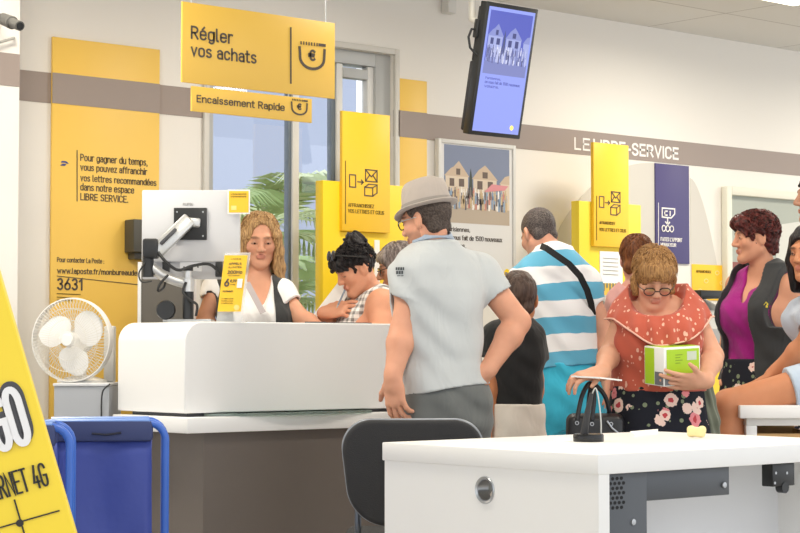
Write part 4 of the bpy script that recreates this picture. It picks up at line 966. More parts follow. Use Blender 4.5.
b = MB(); wbox(b, 0, xp, bz0, bz1, YP - .003, YP - .0002); structure(b.build('trim_2', taupe))
o = txt('LE', 574, 590, 137.2, 149.4, YW - .0032, white_p, trim); o = txt('LIBRE-SERVICE', 593, 678.5, 138.8, 151.5, YW - .0032, white_p, trim, bold=.02)
b = MB(); b.box((wx1 + .0, YW - .012, 0), (14, YW - .0002, .1)); structure(b.build('baseboard_back', taupe))
# pale arches painted on the wall
def wall_arch(px0, px1, ytop, ybot, ys):
    x0, x1, z0, z1 = px_rect(px0, px1, ytop, ybot, YW); n = 16
    pts = [(x0, z0)] + [(x0 + (x1 - x0)*(i/n), z0 + (z1 - z0)*math.sqrt(max(0, 1 - (1 - i/n)**2))) for i in range(1, n+1)] + [(x1, z0)]
    b = MB(); b.prism(pts, YW - .0022, YW - .0003); return b.build(ys, mat('pale grey wall graphic', '#cfcbc3', .7))
structure(wall_arch(528, 655, 151, 360, 'trim_3'))
x0, x1, z0, z1 = px_rect(690, 722, 178, 300, YW); n = 14
pts = [(x0, z0)] + [(x0 + (x1 - x0)*(1 - math.sqrt(max(0, 1 - (1 - i/n)**2)))*.0 + (x1 - x0)*(i/n), z0 + (z1 - z0)*(1 - (i/n)**1.7)) for i in range(n+1)]
structure(MB().prism(pts, YW - .0022, YW - .0003).build('trim_4', mat('pale grey wall graphic', '#cfcbc3', .7)))
# window
win = structure(empty('window_1', (wx0, YW, wz0)))
b = MB(); fw = .045
def wpx(px): return xz(px, 200, YW)[0]
for x0, x1 in ((wx0, wx0 + .05), (wpx(378), wx1)): wbox(b, x0, x1, wz0, wz1, YW + .02, YW + .12, .004)
wbox(b, wx0 + .05, wpx(378), wz1 - .07, wz1, YW + .02, YW + .12, .004); wbox(b, wx0 + .05, wpx(378), wz0, wz0 + .06, YW + .02, YW + .12, .004)
structure(build(b, 'window_frame', wframe, win))
b = MB()
for px0, px1, m_ in ((294, 297, 0), (337, 341, 0)): wbox(b, wpx(px0), wpx(px1), wz0 + .06, wz1 - .07, YW + .045, YW + .085, .003)
structure(build(b, 'window_mullion', mat('dark window metal', '#6e7a86', .4, .2), win))
b = MB()
for px0, px1 in ((297, 303.5), (341, 347), (372, 378)): wbox(b, wpx(px0), wpx(px1), wz0 + .06, wz1 - .07, YW + .035, YW + .085, .003)
structure(build(b, 'window_sash', mat('white window metal', '#dcdcda', .4), win))
zt = xz(345, 66, YW)[1]
b = MB(); wbox(b, wpx(347), wpx(372), zt - .05, zt, YW + .03, YW + .09, .003); structure(build(b, 'window_transom', wframe, win))
b = MB(); wbox(b, wx0 + .05, wpx(378), wz0 + .06, wz1 - .07, YW + .06, YW + .066); structure(build(b, 'window_pane', glassm, win))
# outer casing of the window, on the wall
b = MB()
for x0, x1, z0, z1 in ((wx0 - .03, wx0, wz0, wz1 + .03), (wx1, wx1 + .03, wz0, wz1 + .03), (wx0, wx1, wz1, wz1 + .03)): wbox(b, x0, x1, z0, z1, YW - .02, YW - .0005, .003)
structure(build(b, 'window_casing', mat('pale window trim', '#cfccc5', .5), win))
# outside: pavement, a pale building, palms
structure(MB().box((-4, YW + .22, -.15), (14, 24, -.02)).build('ground', mat('pale paving', '#b9b4a8', .8, var=.1, bscale=3)))
b = MB(); b.box((3, 17, -.02), (14, 20, 6.5)); hs_ = b.build('street_building', mat('bluish render', '#aab5cd', .8)); tag(hs_, 'lavender grey building across the street behind the palms', 'building')
for x in (6.0, 8.2, 10.4):
    b = MB(); b.box((x, 16.96, 1.3), (x + 1.1, 16.999, 3.0)); b.build('window', mat('lavender pane', '#8d98b8', .3), hs_)
leafm = [mat('palm leaf green', '#aac48c', .5, var=.2, bscale=6), mat('palm leaf pale', '#cfdcb0', .5, var=.2, bscale=6)]
def palm(px, Y, h, n, ln, seed, label, mi=0):
    random.seed(seed); p = at_Y(px, 300, Y); r = empty('palm', (p.x, Y, -.02), label=label, cat='palm', group=None)
    b = MB(); b.tube([(0, 0, 0), (.01, 0, h*.5), (0, .02, h)], [.10, .085, .08], 10); b.build('trunk', mat('palm trunk', '#8a7358', .9, bump=.5, bscale=30), r)
    for i in range(n):
        a = 2*math.pi*(i*.381966 + random.random()*.05); e = random.uniform(.1, 1.25); L = ln*random.uniform(.8, 1.1)
        d = Vector((math.cos(a)*math.cos(e), math.sin(a)*math.cos(e), math.sin(e))); pts = [Vector((0, 0, h)) + d*L*t + Vector((0, 0, -.55*L*t*t)) for t in [k/12 for k in range(13)]]
        f = MB(); f.tube(pts, [.012*(1 - k/15) for k in range(13)], 5)
        for k in range(3, 13):
            t = (pts[k] - pts[k-1]).normalized(); s = t.cross(Vector((0, 0, 1))).normalized(); up = s.cross(t)
            for q in (0, .5):
                o = pts[k-1].lerp(pts[k], q)
                for sg in (-1, 1):
                    w = ln*.34*math.sin(math.pi*min(1, (k + q)/13.5)*.9 + .25); tip = o + (s*sg*.8 + t*.75 - up*.0).normalized()*w + Vector((0, 0, -.3*w)); c = o.lerp(tip, .5) + Vector((0, 0, .03))
                    f.poly([o - t*.008, c - t*.018, tip, c + t*.018, o + t*.008])
        f.build('frond', leafm[mi if i % 3 else 1 - mi], r, angle=None)
palm(232, 9.6, 1.25, 22, 1.2, 3, 'green palm outside the window, nearest the window\'s left edge')
palm(262, 10.6, 1.9, 20, 1.3, 4, 'tall pale palm outside the window behind the blond woman', 1)
palm(306, 9.5, .75, 22, 1.0, 5, 'low palm outside the window between the mullion and the yellow kiosk')
# ------------------------------------------------------------------ wall boards
def board(name, label, cat, px0, px1, yt, yb, m, band_=True, th=.018, z0=None):
    x0, x1, za, z1 = px_rect(px0, px1, yt, yb, YW - th); za = za if z0 is None else z0
    r = empty(name, ((x0 + x1)/2, YW - th/2 - .001, za), label=label, cat=cat)
    b = MB(); wbox(b, x0, x1, za, z1, YW - th, YW - (.0042 if band_ else .0001), .0015); build(b, 'panel', m, r)
    if band_:
        b = MB(); wbox(b, x0 - .001, x1 + .001, bz0, bz1, YW - th - .002, YW - th + .001); o = build(b, 'band', taupe, r)
    return r, YW - th - .0005
r, Y = board('wall_panel', 'tall yellow wall panel of printed text behind the fan', 'wall panel', 53, 160, 36.5, 418, yel, z0=.5)
for s, p1, yt, yb in (('Pour gagner du temps,', 147.5, 153.5, 162.5), ('vous pouvez affranchir', 147.2, 163.3, 172), ('vos lettres recommandées', 156.3, 174, 181), ('dans notre espace', 134, 183, 192), ('LIBRE SERVICE.', 128, 193, 200)):
    txt(s, 80.3, p1, yt, yb, Y, ink, r, bold=.004)
lines_px([[(77, 150.5), (77, 201)]], .004, Y, ink, 'rule', r)
txt('Pour contacter La Poste :', 57, 104, 257, 262, Y, ink, r); txt('www.laposte.fr/monbureaudeposte', 57, 152, 267.5, 274.5, Y, ink, r, bold=.01); txt('3631', 57, 82.5, 277.8, 290, Y, ink, r, bold=.02)
lines_px([[(57, 276), (152, 286)]], .003, Y, ink, 'underline', r)
lines_px([[(57, 293.5), (80, 294.5)], [(57, 297), (76, 298)], [(57, 300), (72, 300.7)]], .003, Y, ink2, 'small_print', r)
def mark(px, py, w, Y, parent, m=None):
    """the blue winged dart mark"""
    x, z = xz(px, py, Y); h = w*.5
    b = MB(); b.prism([(x, z - h*.5), (x + w*.55, z - h*.5), (x + w*.72, z - h*.1), (x + w*.28, z - h*.1)], Y - .002, Y); b.prism([(x + w*.2, z + h*.45), (x + w*.66, z + h*.45), (x + w, z + .0), (x + w*.78, z - .02*h), (x + w*.62, z + h*.12), (x + w*.08, z + h*.12)], Y - .002, Y)
    return build(b, 'emblem', m or mat('blue print', '#3a4a8c', .6), parent, None)
mark(60, 163, .045, Y, r)
r, Y = board('wall_strip', 'narrow yellow wall strip beside the window frame', 'wall panel', 398.5, 427, 78, 205, yel, z0=.9)
r, Y = board('blue_banner', 'violet blue wall banner with white note-to-coins symbol', 'banner', 655.5, 689, 163, 262.5, navy_b, False, .012)
lines_px([[(658.3, 203), (658.3, 245)]], .004, Y, white_p, 'rule', r)
lines_px([[(662, 208), (674.5, 209), (674.5, 214), (671, 218), (662, 217), (662, 208)], [(664.5, 211), (664.5, 215)], [(664.5, 211), (667, 211.2)], [(664.5, 215), (667, 215.2)], [(670, 211.5), (670, 215.5)], [(667.5, 219), (667.5, 224)], [(665.5, 222), (667.5, 224.5), (669.5, 222.4)]], .008, Y, white_p, 'symbol', r)
for cx in (663.6, 667.6, 671.6):
    lines_px([[(cx + 1.8*math.cos(t), 228.6 + .3*(cx - 667.6)/4 + 3*math.sin(t)) for t in np.linspace(0, 2*math.pi, 13)]], .006, Y - .0022, white_p, 'ring', r)
txt("FAITES L'APPOINT", 660.5, 682, 237, 241, Y, white_p, r, bold=.03); txt('MONNAYEUR', 660.5, 676, 242.6, 246.2, Y, white_p, r, bold=.03)
r, Y = board('notice', 'small yellow notice under the blue banner beside the framed poster', 'notice', 692, 728, 264, 300, yel4, False, .006)
txt('AFFRANCHISSEZ', 696, 711, 270, 272.6, Y, ink2, r)
pale = mat('pale print', '#f7dd86', .6)
for cx, cy in ((717, 273), (706, 281), (722, 283), (700, 291), (712, 294)): lines_px([[(cx + 2*math.cos(t), cy + 2*math.sin(t)) for t in np.linspace(0, 2*math.pi, 9)]], .005, Y, pale, 'dot', r)
# ------------------------------------------------------------------ signs that hang from the ceiling
def hang(name, label, px0, px1, yt, yb, Y, m, th=.010, rods=(), rodtop=None):
    x0, x1, z0, z1 = px_rect(px0, px1, yt, yb, Y); r = empty(name, ((x0 + x1)/2, Y, z0), label=label, cat='sign')
    b = MB(); wbox(b, x0, x1, z0, z1, Y, Y + th, .001); build(b, 'panel', m, r)
    for k in rods:
        x = x0 + (x1 - x0)*k; q = MB(); q.tube([(x, Y + th/2, z1 - .001), (x, Y + th/2, rodtop or ZC)], .0035, 8); build(q, 'rod', alu, r)
    return r, x0, x1, z0, z1
YS = 6.20
r, x0, x1, z0, z1 = hang('hanging_sign', 'large yellow hanging sign reading Régler vos achats', 182.5, 335, 1.2, 82, YS, yel3, rods=(.06, .94))
bigz0 = z0
Y = YS - .0004; txt('Régler', 190.7, 233, 25, 41.8, Y, ink, r, bold=.012); txt('vos achats', 190.7, 256.5, 43, 56, Y, ink, r, bold=.012); lines_px([[(290.7, 28), (290.7, 83)]], .007, Y, ink, 'rule', r)
def purse(cx0, cx1, yt, yb, Y, r, m, wd):
    w = cx1 - cx0; h = yb - yt; P = lambda u, v: (cx0 + w*u, yt + h*v + .115*w*(u)*1.0)
    lines_px([[P(0, .24)] + [P(.02 + .0*k, .5) for k in range(1)] + [P(.5 - .48*math.cos(t), .58 + .40*math.sin(t)) for t in np.linspace(0, math.pi, 13)] + [P(1, .24)]], wd, Y, m, 'purse_outline', r)
    lines_px([[P(u, .02), P(u, .10)] for u in np.linspace(.06, .70, 7)], wd*.42, Y, m, 'purse_clasp', r); lines_px([[P(.80, .06), P(1.0, .06)]], wd*1.0, Y, m, 'purse_clasp', r)
    txt('€', cx0 + w*.34, cx0 + w*.64, yt + h*.30, yt + h*.72, Y, m, r, 'euro_sign', .03)
purse(299.5, 324.5, 41, 68, Y, r, ink, .012)
r, x0, x1, z0, z1 = hang('hanging_sign', 'narrow yellow hanging sign reading Encaissement Rapide', 192, 312, 85.8, 111, YS, yel3, rods=(.12, .8), rodtop=bigz0 + .001)
txt('Encaissement Rapide', 196.5, 284.6, 94.6, 103.8, Y, ink, r, bold=.008); purse(291.5, 307, 98.5, 114, Y, r, ink, .007)
def postal(px, Y, r, m, Q):
    """phone, arrow, letter and parcel symbols"""
    lines_px([[Q(0, .25), Q(.22, .25), Q(.22, .72), Q(0, .72), Q(0, .25)], [Q(.30, .5), Q(.5, .5)], [Q(.43, .42), Q(.5, .5), Q(.43, .58)],
              [Q(.58, 0), Q(1, 0), Q(1, .44), Q(.58, .44), Q(.58, 0)], [Q(.58, 0), Q(.79, .26), Q(1, 0)], [Q(.58, .44), Q(.73, .2)], [Q(1, .44), Q(.85, .2)],
              [Q(.55, .68), Q(.84, .68), Q(.84, 1), Q(.55, 1), Q(.55, .68)], [Q(.55, .68), Q(.70, .55), Q(1, .55), Q(.84, .68)], [Q(1, .55), Q(1, .86), Q(.84, 1)]], .0055, Y, m, 'symbol', r)
# kiosks: yellow boards with a postal machine in front, and a sign on their face
def kiosk_sign(px0, px1, yt, yb, Y, label, bar, t1, t2, q0):
    r, x0, x1, z0, z1 = hang('kiosk_sign', label, px0, px1, yt, yb, Y, yel4, .0213)
    Y -= .0004; lines_px([[(bar[0], bar[1]), (bar[0], bar[2])]], .004, Y, ink2, 'rule', r); postal(0, Y, r, ink, q0)
    txt('AFFRANCHISSEZ', *t1, Y, ink2, r); txt('VOS LETTRES ET COLIS', *t2, Y, ink2, r); return r
YK = 7.12
x0, x1, z0, z1 = px_rect(323, 404, 180, 400, YK)
k = empty('postal_kiosk', ((x0 + x1)/2, YK + .05, 0), label='bright yellow kiosk board by the window behind the writing woman', cat='kiosk')
b = MB(); wbox(b, x0, x1, 0, z1, YK, YK + .06, .004); build(b, 'board', yel2, k)
b = MB(); wbox(b, xz(374, 250, YK)[0], xz(379, 250, YK)[0], xz(375, 300, YK)[1], xz(375, 240, YK)[1], YK - .005, YK - .0002); build(b, 'paper_strip', paper, k)
b = MB(); xa = xz(330, 250, YK)[0]; b.box((xa, YK - .10, .0), (xa + .20, YK - .0005, .95), .01); build(b, 'cabinet', white_l, k)
kiosk_sign(342.5, 390, 110.5, 230.5, YK - .0215, 'yellow kiosk sign with parcel symbols, nearest the window', (345.4, 161, 223.5), (348, 374, 203, 206.6), (348, 384, 208.8, 212.6), lambda u, v: (349.5 + 27.5*u, 168 + 26*v + 2.6*u))
YK2 = 7.10
x0, x1, z0, z1 = px_rect(579, 641, 200.5, 400, YK2)
k = empty('postal_kiosk', ((x0 + x1)/2, YK2 + .05, 0), label='yellow postal kiosk with a grey machine, in front of the striped shirt', cat='kiosk')
b = MB(); wbox(b, x0, x1, 0, z1, YK2, YK2 + .06, .004); build(b, 'board', mat('lemon laminate', '#f3d738', .4), k)
xa, xb = xz(580, 320, YK2)[0], xz(732, 320, YK2 - .3)[0]
zt = xz(718, 300, YK2 - .35)[1]
b = MB(); b.prism([(YK2 - .42, .62), (YK2 - .42, zt - .16), (YK2 - .36, zt - .10), (YK2 - .10, zt + .02), (YK2 - .001, zt + .02), (YK2 - .001, .62)], xa, xb, 'YZ'); build(b, 'console', mat('silver grey panel', '#a7a7a5', .45), k)
b = MB(); b.box((xa, YK2 - .40, 0), (xb, YK2 - .001, .619), .004); build(b, 'pedestal', yel2, k)
b = MB(); b.box((xa + .01, YK2 - .4215, .3), (xb - .01, YK2 - .4005, xz(718, 345, YK2 - .42)[1]), .004); build(b, 'front_panel', yel2, k)
b = MB(); b.box((xb - .26, YK2 - .30, zt + .012), (xb - .02, YK2 - .09, zt + .055), .008); build(b, 'screen_hood', blackp, k)
kiosk_sign(593.5, 628.5, 142, 246, YK2 - .0215, 'yellow kiosk sign with parcel symbols, right above the striped shirt\'s shoulder', (596.6, 196, 240), (599.3, 615, 221.0, 224), (599.3, 626, 227.6, 231), lambda u, v: (599.3 + 20.7*u, 190.5 + 23*v + 2*u))
Yn = YK2 - .0037
x0, x1, z0, z1 = px_rect(600, 622.5, 251, 305, Yn); n_ = empty('notice', ((x0 + x1)/2, Yn, z0), label='white paper notice taped to the yellow kiosk under its sign', cat='notice')
b = MB(); wbox(b, x0, x1, z0, z1, Yn, Yn + .0035); build(b, 'sheet', paper, n_)
lines_px([[(603, 258 + 4*i), (618, 258 + 4*i + 1)] for i in range(5)], .003, Yn - .0003, mat('grey print', '#8b8884', .7), 'print', n_)
b = MB(); wbox(b, *px_rect(602, 621, 283, 301, Yn - .0004), Yn - .0015, Yn - .0004); build(b, 'picture', mat('yellow print', '#e0b84a', .6), n_)
lines_px([[(604 + 3*i, 290 - (i % 2)*3), (604 + 3*i, 284)] for i in range(6)], .01, Yn - .0016, mat('green grey print', '#6d7a70', .6), 'picture_figures', n_)
# ------------------------------------------------------------------ printed street picture: houses behind a crowd
def street(o, ux, uz, w, h, parent, glow=0, tone=('#7d87a0', '#d9c9b4', '#c9b39b', '#6a5a52', '#b6a795')):
    """o is the lower left corner; everything is a print a fraction of a millimetre proud of the sheet"""
    ux, uz = Vector(ux), Vector(uz); nn = ux.cross(uz); o = Vector(o)
    def shp(polys, name, c, lift):
        b = MB()
        for P in polys: b.poly([o + ux*(u*w) + uz*(v*h) + nn*lift for u, v in P])
        mm = mat('print %s %s' % (c, glow), c, .6, emit=glow)
        if glow: mm.node_tree.nodes['Principled BSDF'].inputs['Base Color'].default_value = (.02, .02, .03, 1)
        return adopt(b.build(name, mm, None, None), parent)
    R = lambda a, b_, c, d: [(a, b_), (c, b_), (c, d), (a, d)]
    shp([R(0, 0, 1, 1)], 'sky_print', tone[0], .0006); shp([R(0, 0, 1, .20)], 'street_print', tone[4], .0009)
    shp([R(.02, .2, .36, .62), R(.44, .2, .80, .60), R(.86, .2, 1, .56)], 'house_print', tone[1], .0009)
    shp([[(0, .60), (.10, .70), (.14, .72), (.22, .80), (.30, .70), (.38, .60)], [(.42, .58), (.52, .70), (.62, .77), (.70, .70), (.82, .58)], [(.84, .54), (.93, .64), (1, .66), (1, .54)]], 'roof_print', tone[2], .0012)
    shp([R(.08, .47, .15, .57), R(.18, .62, .24, .70), R(.22, .47, .30, .57), R(.50, .45, .58, .56), R(.58, .60, .66, .68), R(.66, .45, .74, .56), R(.06, .28, .16, .4), R(.48, .26, .6, .4)], 'window_print', tone[3], .0014)
    shp([[(.36, .2), (.44, .2), (.42, .6), (.40, .72), (.38, .6)]], 'tree_print', '#434a44' if not glow else '#46507a', .0015)
    rnd = random.Random(11); cols = ['#efe9e2', '#5a5660', '#c9877a', '#8ea4bd', '#cbb38f', '#7a6f6c'] if not glow else ['#e4e6fb', '#4a4f80', '#9fa6d8', '#7c84c0', '#c3c8f0', '#5d6298']
    P = [[] for _ in cols]
    for row in range(3):
        for i in range(26):
            u = .03 + .94*(i + rnd.random()*.6)/26; v = .17 + .07*row + rnd.random()*.03; q = rnd.randrange(len(cols)); hh = .17 - .02*row
            P[q].append([(u - .012, v), (u + .012, v), (u + .014, v + hh*.7), (u + .006, v + hh*.75), (u + .007, v + hh), (u - .007, v + hh), (u - .006, v + hh*.75), (u - .014, v + hh*.7)])
    for k, c in enumerate(cols): shp(P[k], 'crowd_print', c, .0018 + .0002*k)
    if not glow: shp([[(.60, .42), (.92, .46), (.98, .52), (.72, .53)]], 'parasol_print', '#d98f95', .0034)
x0, x1, z0, z1 = px_rect(438.5, 516, 138, 279, YW - .035)
ps = empty('framed_poster', ((x0 + x1)/2, YW - .02, z0), label='poster of houses and a crowd in a pale frame, below the screen', cat='poster')
Yp = YW - .028; b = MB(); wbox(b, x0 + .02, x1 - .02, z0 + .02, z1 - .02, Yp, YW - .004); build(b, 'sheet', mat('poster paper', '#dddcda', .5), ps)
b = MB()
for q in ((x0, x0 + .022, z0, z1), (x1 - .022, x1, z0, z1), (x0 + .022, x1 - .022, z0, z0 + .022), (x0 + .022, x1 - .022, z1 - .022, z1)): wbox(b, *q, YW - .036, YW - .0042, .003)
build(b, 'frame', mat('pale frame', '#d6d5d1', .4), ps)
ix0, ix1, iz0, iz1 = x0 + .045, x1 - .045, xz(444, 222, Yp)[1], xz(444, 144, Yp)[1]
street((ix0, Yp, iz0), X_, Z_, ix1 - ix0, iz1 - iz0, ps)
for s, p1, yt in (('Parisiennes,', 470, 226.5), ('on vous fait de 1500 nouveaux', 502, 234.5), ('voisins.', 466, 242.5)): txt(s, 446, p1, yt, yt + 5, Yp - .0004, ink, ps)
lines_px([[(447, 252 + 4*i), (486, 255 + 4*i)] for i in range(3)], .003, Yp - .0004, mat('grey print', '#8b8884', .7), 'small_print', ps)
px_, pz_ = xz(507, 273, Yp); b = MB(); b.prism([(px_ + .022*math.cos(t), pz_ + .022*math.sin(t)) for t in np.linspace(0, 2*math.pi, 19)[:-1]], Yp - .001, Yp - .0002); build(b, 'yellow_dot', yel2, ps); mark(504.5, 273.4, .024, Yp - .0012, ps)
# framed picture at the right: a glazed poster
x0, x1, z0, z1 = px_rect(727, 850, 186, 372, YW - .05)
fp = empty('wall_frame', ((x0 + x1)/2, YW - .02, z0), label='large cream wall frame behind the woman with auburn curls', cat='frame'); b = MB()
for q in ((x0, x0 + .05, z0, z1), (x1 - .05, x1, z0, z1), (x0 + .05, x1 - .05, z0, z0 + .05), (x0 + .05, x1 - .05, z1 - .05, z1)): wbox(b, *q, YW - .05, YW - .0042, .006)
build(b, 'frame', mat('cream frame', '#e2dfd0', .5), fp); Yf = YW - .016
b = MB(); wbox(b, x0 + .05, x1 - .05, z0 + .05, z1 - .05, Yf, YW - .0042); build(b, 'backing', mat('grey green print', '#a9aea4', .5), fp)
b = MB(); zz = xz(736, 262, Yf)[1]; wbox(b, x0 + .05, x0 + .75, z0 + .05, zz, Yf - .002, Yf - .0004); build(b, 'wall_print', mat('brick red print', '#8e5650', .6), fp)
lines_px([[(732, 270 + 6*i), (752, 271.5 + 6*i)] for i in range(5)], .006, Yf - .0022, mat('pale joint print', '#a8807a', .6), 'joint_print', fp)
b = MB(); b.prism([xz(776, 225, Yf), xz(846, 215, Yf), xz(846, 262, Yf), xz(776, 262, Yf)], Yf - .002, Yf - .0004); build(b, 'cloud_print', mat('pale print grey', '#d2d2ca', .6), fp)  # reflection in the glazing, painted as a flat pale patch
# ------------------------------------------------------------------ the screen
TL, TR, BR, BL = [at_D(px, py, d) for px, py, d in ((485.5, 3, 9.0), (538, 10, 9.2), (521.5, 139, 9.18), (469.5, 134, 8.98))]
n0 = Vector((0, -1, 0)); tilt = math.radians(12)
ctr = (TL + TR + BR + BL)/4; ux = Vector((1, 0, 0)); nn = Vector((0, -math.cos(tilt), -math.sin(tilt))); uz = nn.cross(ux)
if uz.z < 0: uz = -uz
w = (at_Y(536.5, 70, ctr.y).x - at_Y(485, 70, ctr.y).x)*.985; h = (TL - BL).length*1.0
tv = empty('wall_screen', ctr, label='black portrait screen with a blue picture, hung tilted from the ceiling', cat='screen')
Mt = basis(ctr, ux, -nn, uz)
b = MB(); b.box((-w/2, 0, -h/2), (w/2, .045, h/2), .004, Mt); build(b, 'bezel', blackp, tv)
b = MB(); b.box((-w/2 + .0, .045, -h*.48), (w/2 - .10, .068, h*.05), .01, Mt); b.box((-w/2 + .0, .045, h*.05), (w/2 - .12, .056, h*.46), .005, Mt); build(b, 'housing', mat('matt black housing', '#2d2d2f', .6), tv)
gl = .78
scr = mat('screen glow', '#96a4fa', .3, emit=gl)
scr.node_tree.nodes['Principled BSDF'].inputs['Base Color'].default_value = (.02, .02, .03, 1)
b = MB(); b.box((-w/2 + .018, -.0012, -h/2 + .020), (w/2 - .018, -.0002, h/2 - .020), 0, Mt); build(b, 'display', scr, tv)
o = Mt @ Vector((-w/2 + .03, -.0013, h*.0 - .02)); street(o, ux, uz, w - .06, h*.475, tv, gl, ('#5560c4', '#a9b2e8', '#8d96d6', '#3e4580', '#8088c4'))
def tvt(s, u0, u1, v0, v1, m=None):
    p = Mt @ Vector((-w/2 + w*u0, -.0013, -h/2 + h*v0)); adopt(text(s, 'lettering', p, ux, uz, w*(u1 - u0), h*(v1 - v0), m or mat('screen ink', '#4a52a8', .5), None, .0008), tv)
tvt('Parisiennes,', .16, .46, .425, .445); tvt('on vous fait de 1500 nouveaux', .16, .84, .395, .418); tvt('voisins.', .16, .44, .365, .385)
b = MB(); q = Mt @ Vector((w*.30, -.0015, -h*.42)); b.lathe([(0, 0), (.012, 0), (.012, .0006), (0, .0006)], 16, basis(q, ux, uz, nn)); build(b, 'yellow_dot', mat('screen yellow', '#e6d36a', .5, emit=.8), tv)
b = MB(); q = Mt @ Vector((-.06, .10, h*.3)); b.tube([q, (q.x, q.y + .10, q.z + .06), (q.x, q.y + .10, ZC)], .018, 12); build(b, 'ceiling_pole', mat('white pole', '#d5d3cd', .4), tv)
b = MB(); p0 = Mt @ Vector((-w/2 - .01, .045, h*.28)); b.tube([p0, p0 + Vector((-.025, .0, .0)), p0 + Vector((-.045, .0, -.04)), p0 + Vector((-.035, .0, -.09)), p0 + Vector((.02, .0, -.13))], .006, 8); build(b, 'cable', blackp, tv)
b = MB(); b.box((-w/2 - .016, .03, h*.22), (-w/2 + .006, .055, h*.36), .005, Mt); build(b, 'connector_box', blackp, tv)
# conduits on the wall near the ceiling
p = at_Y(445, 5, YW); b = MB(); b.box((p.x - .03, YW - .06, p.z - .05), (p.x + .03, YW - .0004, ZC - .002), .006); tag(b.build('ceiling_speaker', mat('white pole', '#d5d3cd', .4)), 'small white box high on the wall beside the screen', 'box')
# ------------------------------------------------------------------ furniture and small things
class Spot:
    """a camera-facing working frame for a thing: right, away, up, origin under pixel px at distance D"""
    def __init__(s, px, D, z=0.0): s.D = D; s.a0 = (px - 400)/F*D; s.z = z; s.loc = DV*D + RV*s.a0 + UPZ*z
    def J(s, px, py, b=0):
        r = ray(px, py); t = (s.D + b)/r.dot(DV); return Vector((r.dot(RV)*t - s.a0, b, CH + r.z*t - s.z))
    def root(s, name, label, cat, **kw): return empty(name, s.loc, -YAW, label=label, cat=cat, **kw)
# ---- counter
YC = 5.85; XC = at_Y(185, 370, YC).x; XE = at_Y(450, 370, YC).x; ZT = at_Y(200, 321.5, YC).z; ZP = at_Y(185, 413.5, YC).z; ZS = at_Y(194, 433.5, YC - .06).z
ct = empty('service_counter', ((XC + XE)/2, YC + .25, 0), label='white service counter with rounded corner on a taupe base', cat='counter')
b = MB(); ol = rounded(XC, XE, ZP, ZT, .075, 8, (0, 0, 0, 1)); b.prism(ol, YC, YC + .46); o = build(b, 'screen_panel', white_l, ct, 30)
mo = o.modifiers.new('soft edge', 'BEVEL'); mo.width = .004; mo.segments = 2; mo.limit_method = 'ANGLE'
b = MB(); b.box((XC + .03, YC + .03, ZP - .014), (XE - .03, YC + .40, ZP)); build(b, 'shadow_gap', dgrey, ct)
b = MB(); b.box((XC - .03, YC - .06, ZS), (XE, YC + .45, ZP - .014), .004); build(b, 'worktop', white_l, ct)
b = MB(); b.box((XC + .07, YC - .02, 0), (XE - .05, YC + .42, ZS)); build(b, 'base', brown_l, ct)
xg = at_Y(207, 412, YC).x; xg1 = at_Y(372, 410, YC).x; b = MB()
b.prism([(xg, YC + .02), (xg + .10, YC - .06), (xg + .3, YC - .10), (xg1 - .3, YC - .10), (xg1 - .05, YC - .06), (xg1, YC + .02)], ZP - .012, ZP - .003, 'XY'); build(b, 'glass_shelf', mat('green edge glass', '#cfe3da', .05, trans=.7), ct)
# ---- monitor on its arm
sp = Spot(191, 7.38, ZT); J = sp.J
mo = sp.root('monitor', 'light grey computer monitor seen from behind on the counter', 'monitor')
lg = mat('light grey plastic', '#d2d2d4', .45); a, c = J(141.5, 262), J(240, 190)
b = MB(); b.box((a.x, 0, a.z), (c.x, .035, c.z), .006); b.build('shell', lg, mo)
a2, c2 = J(141.5, 279), J(238, 262); b = MB(); b.box((a2.x + .002, .012, a2.z), (c2.x - .002, .036, c2.z + .004), .003); b.build('lower_housing', mat('paler grey plastic', '#c6c6c9', .45), mo)
b = MB(); b.box((a.x + .004, .036, a2.z + .01), (c.x - .004, .048, c.z), .004); b.build('screen_side', blackp, mo)
a, c = J(174, 240, -.0), J(207, 208, -.0); b = MB(); b.box((a.x, -.012, a.z), (c.x, .001, c.z), .002); pl = b.build('mount_plate', blackp, mo)
for px in (177, 203):
    for py in (212, 236):
        q = J(px, py, -.0125); b = MB(); b.lathe([(0, 0), (.0035, 0), (.0035, .002), (0, .003)], 10, basis(q, (1, 0, 0), (0, 0, 1), (0, -1, 0))); b.build('screw', alu, pl)
a, c = J(180, 271.5, .012), J(202, 262, .012); b = MB(); b.box((a.x, .006, a.z), (c.x, .013, c.z), .002); pl = b.build('port_plate', mat('white metal plate', '#e6e6e8', .35), mo)
for px in (184, 198):
    q = J(px, 267, .0055); b = MB(); b.lathe([(0, 0), (.003, 0), (.003, .001), (0, .001)], 10, basis(q, (1, 0, 0), (0, 0, 1), (0, -1, 0))); b.build('socket', blackp, pl)
for px in (166, 219):
    q, w = J(px - 3.5, 277, .0), J(px + 3.5, 262, 0); b = MB(); b.box((q.x, -.012, q.z), (w.x, .012, w.z), .003); b.build('plug', blackp, mo)
o = text('FUJITSU', 'lettering', J(183, 205.5, -.0008), X_, Z_, (J(193, 205, 0) - J(183, 205, 0)).x, .010, mat('grey print', '#8b8884', .7), mo, .0006)
ar = sp.root('articulated_stand', 'silver and black jointed monitor arm clamped on the counter', 'monitor arm')
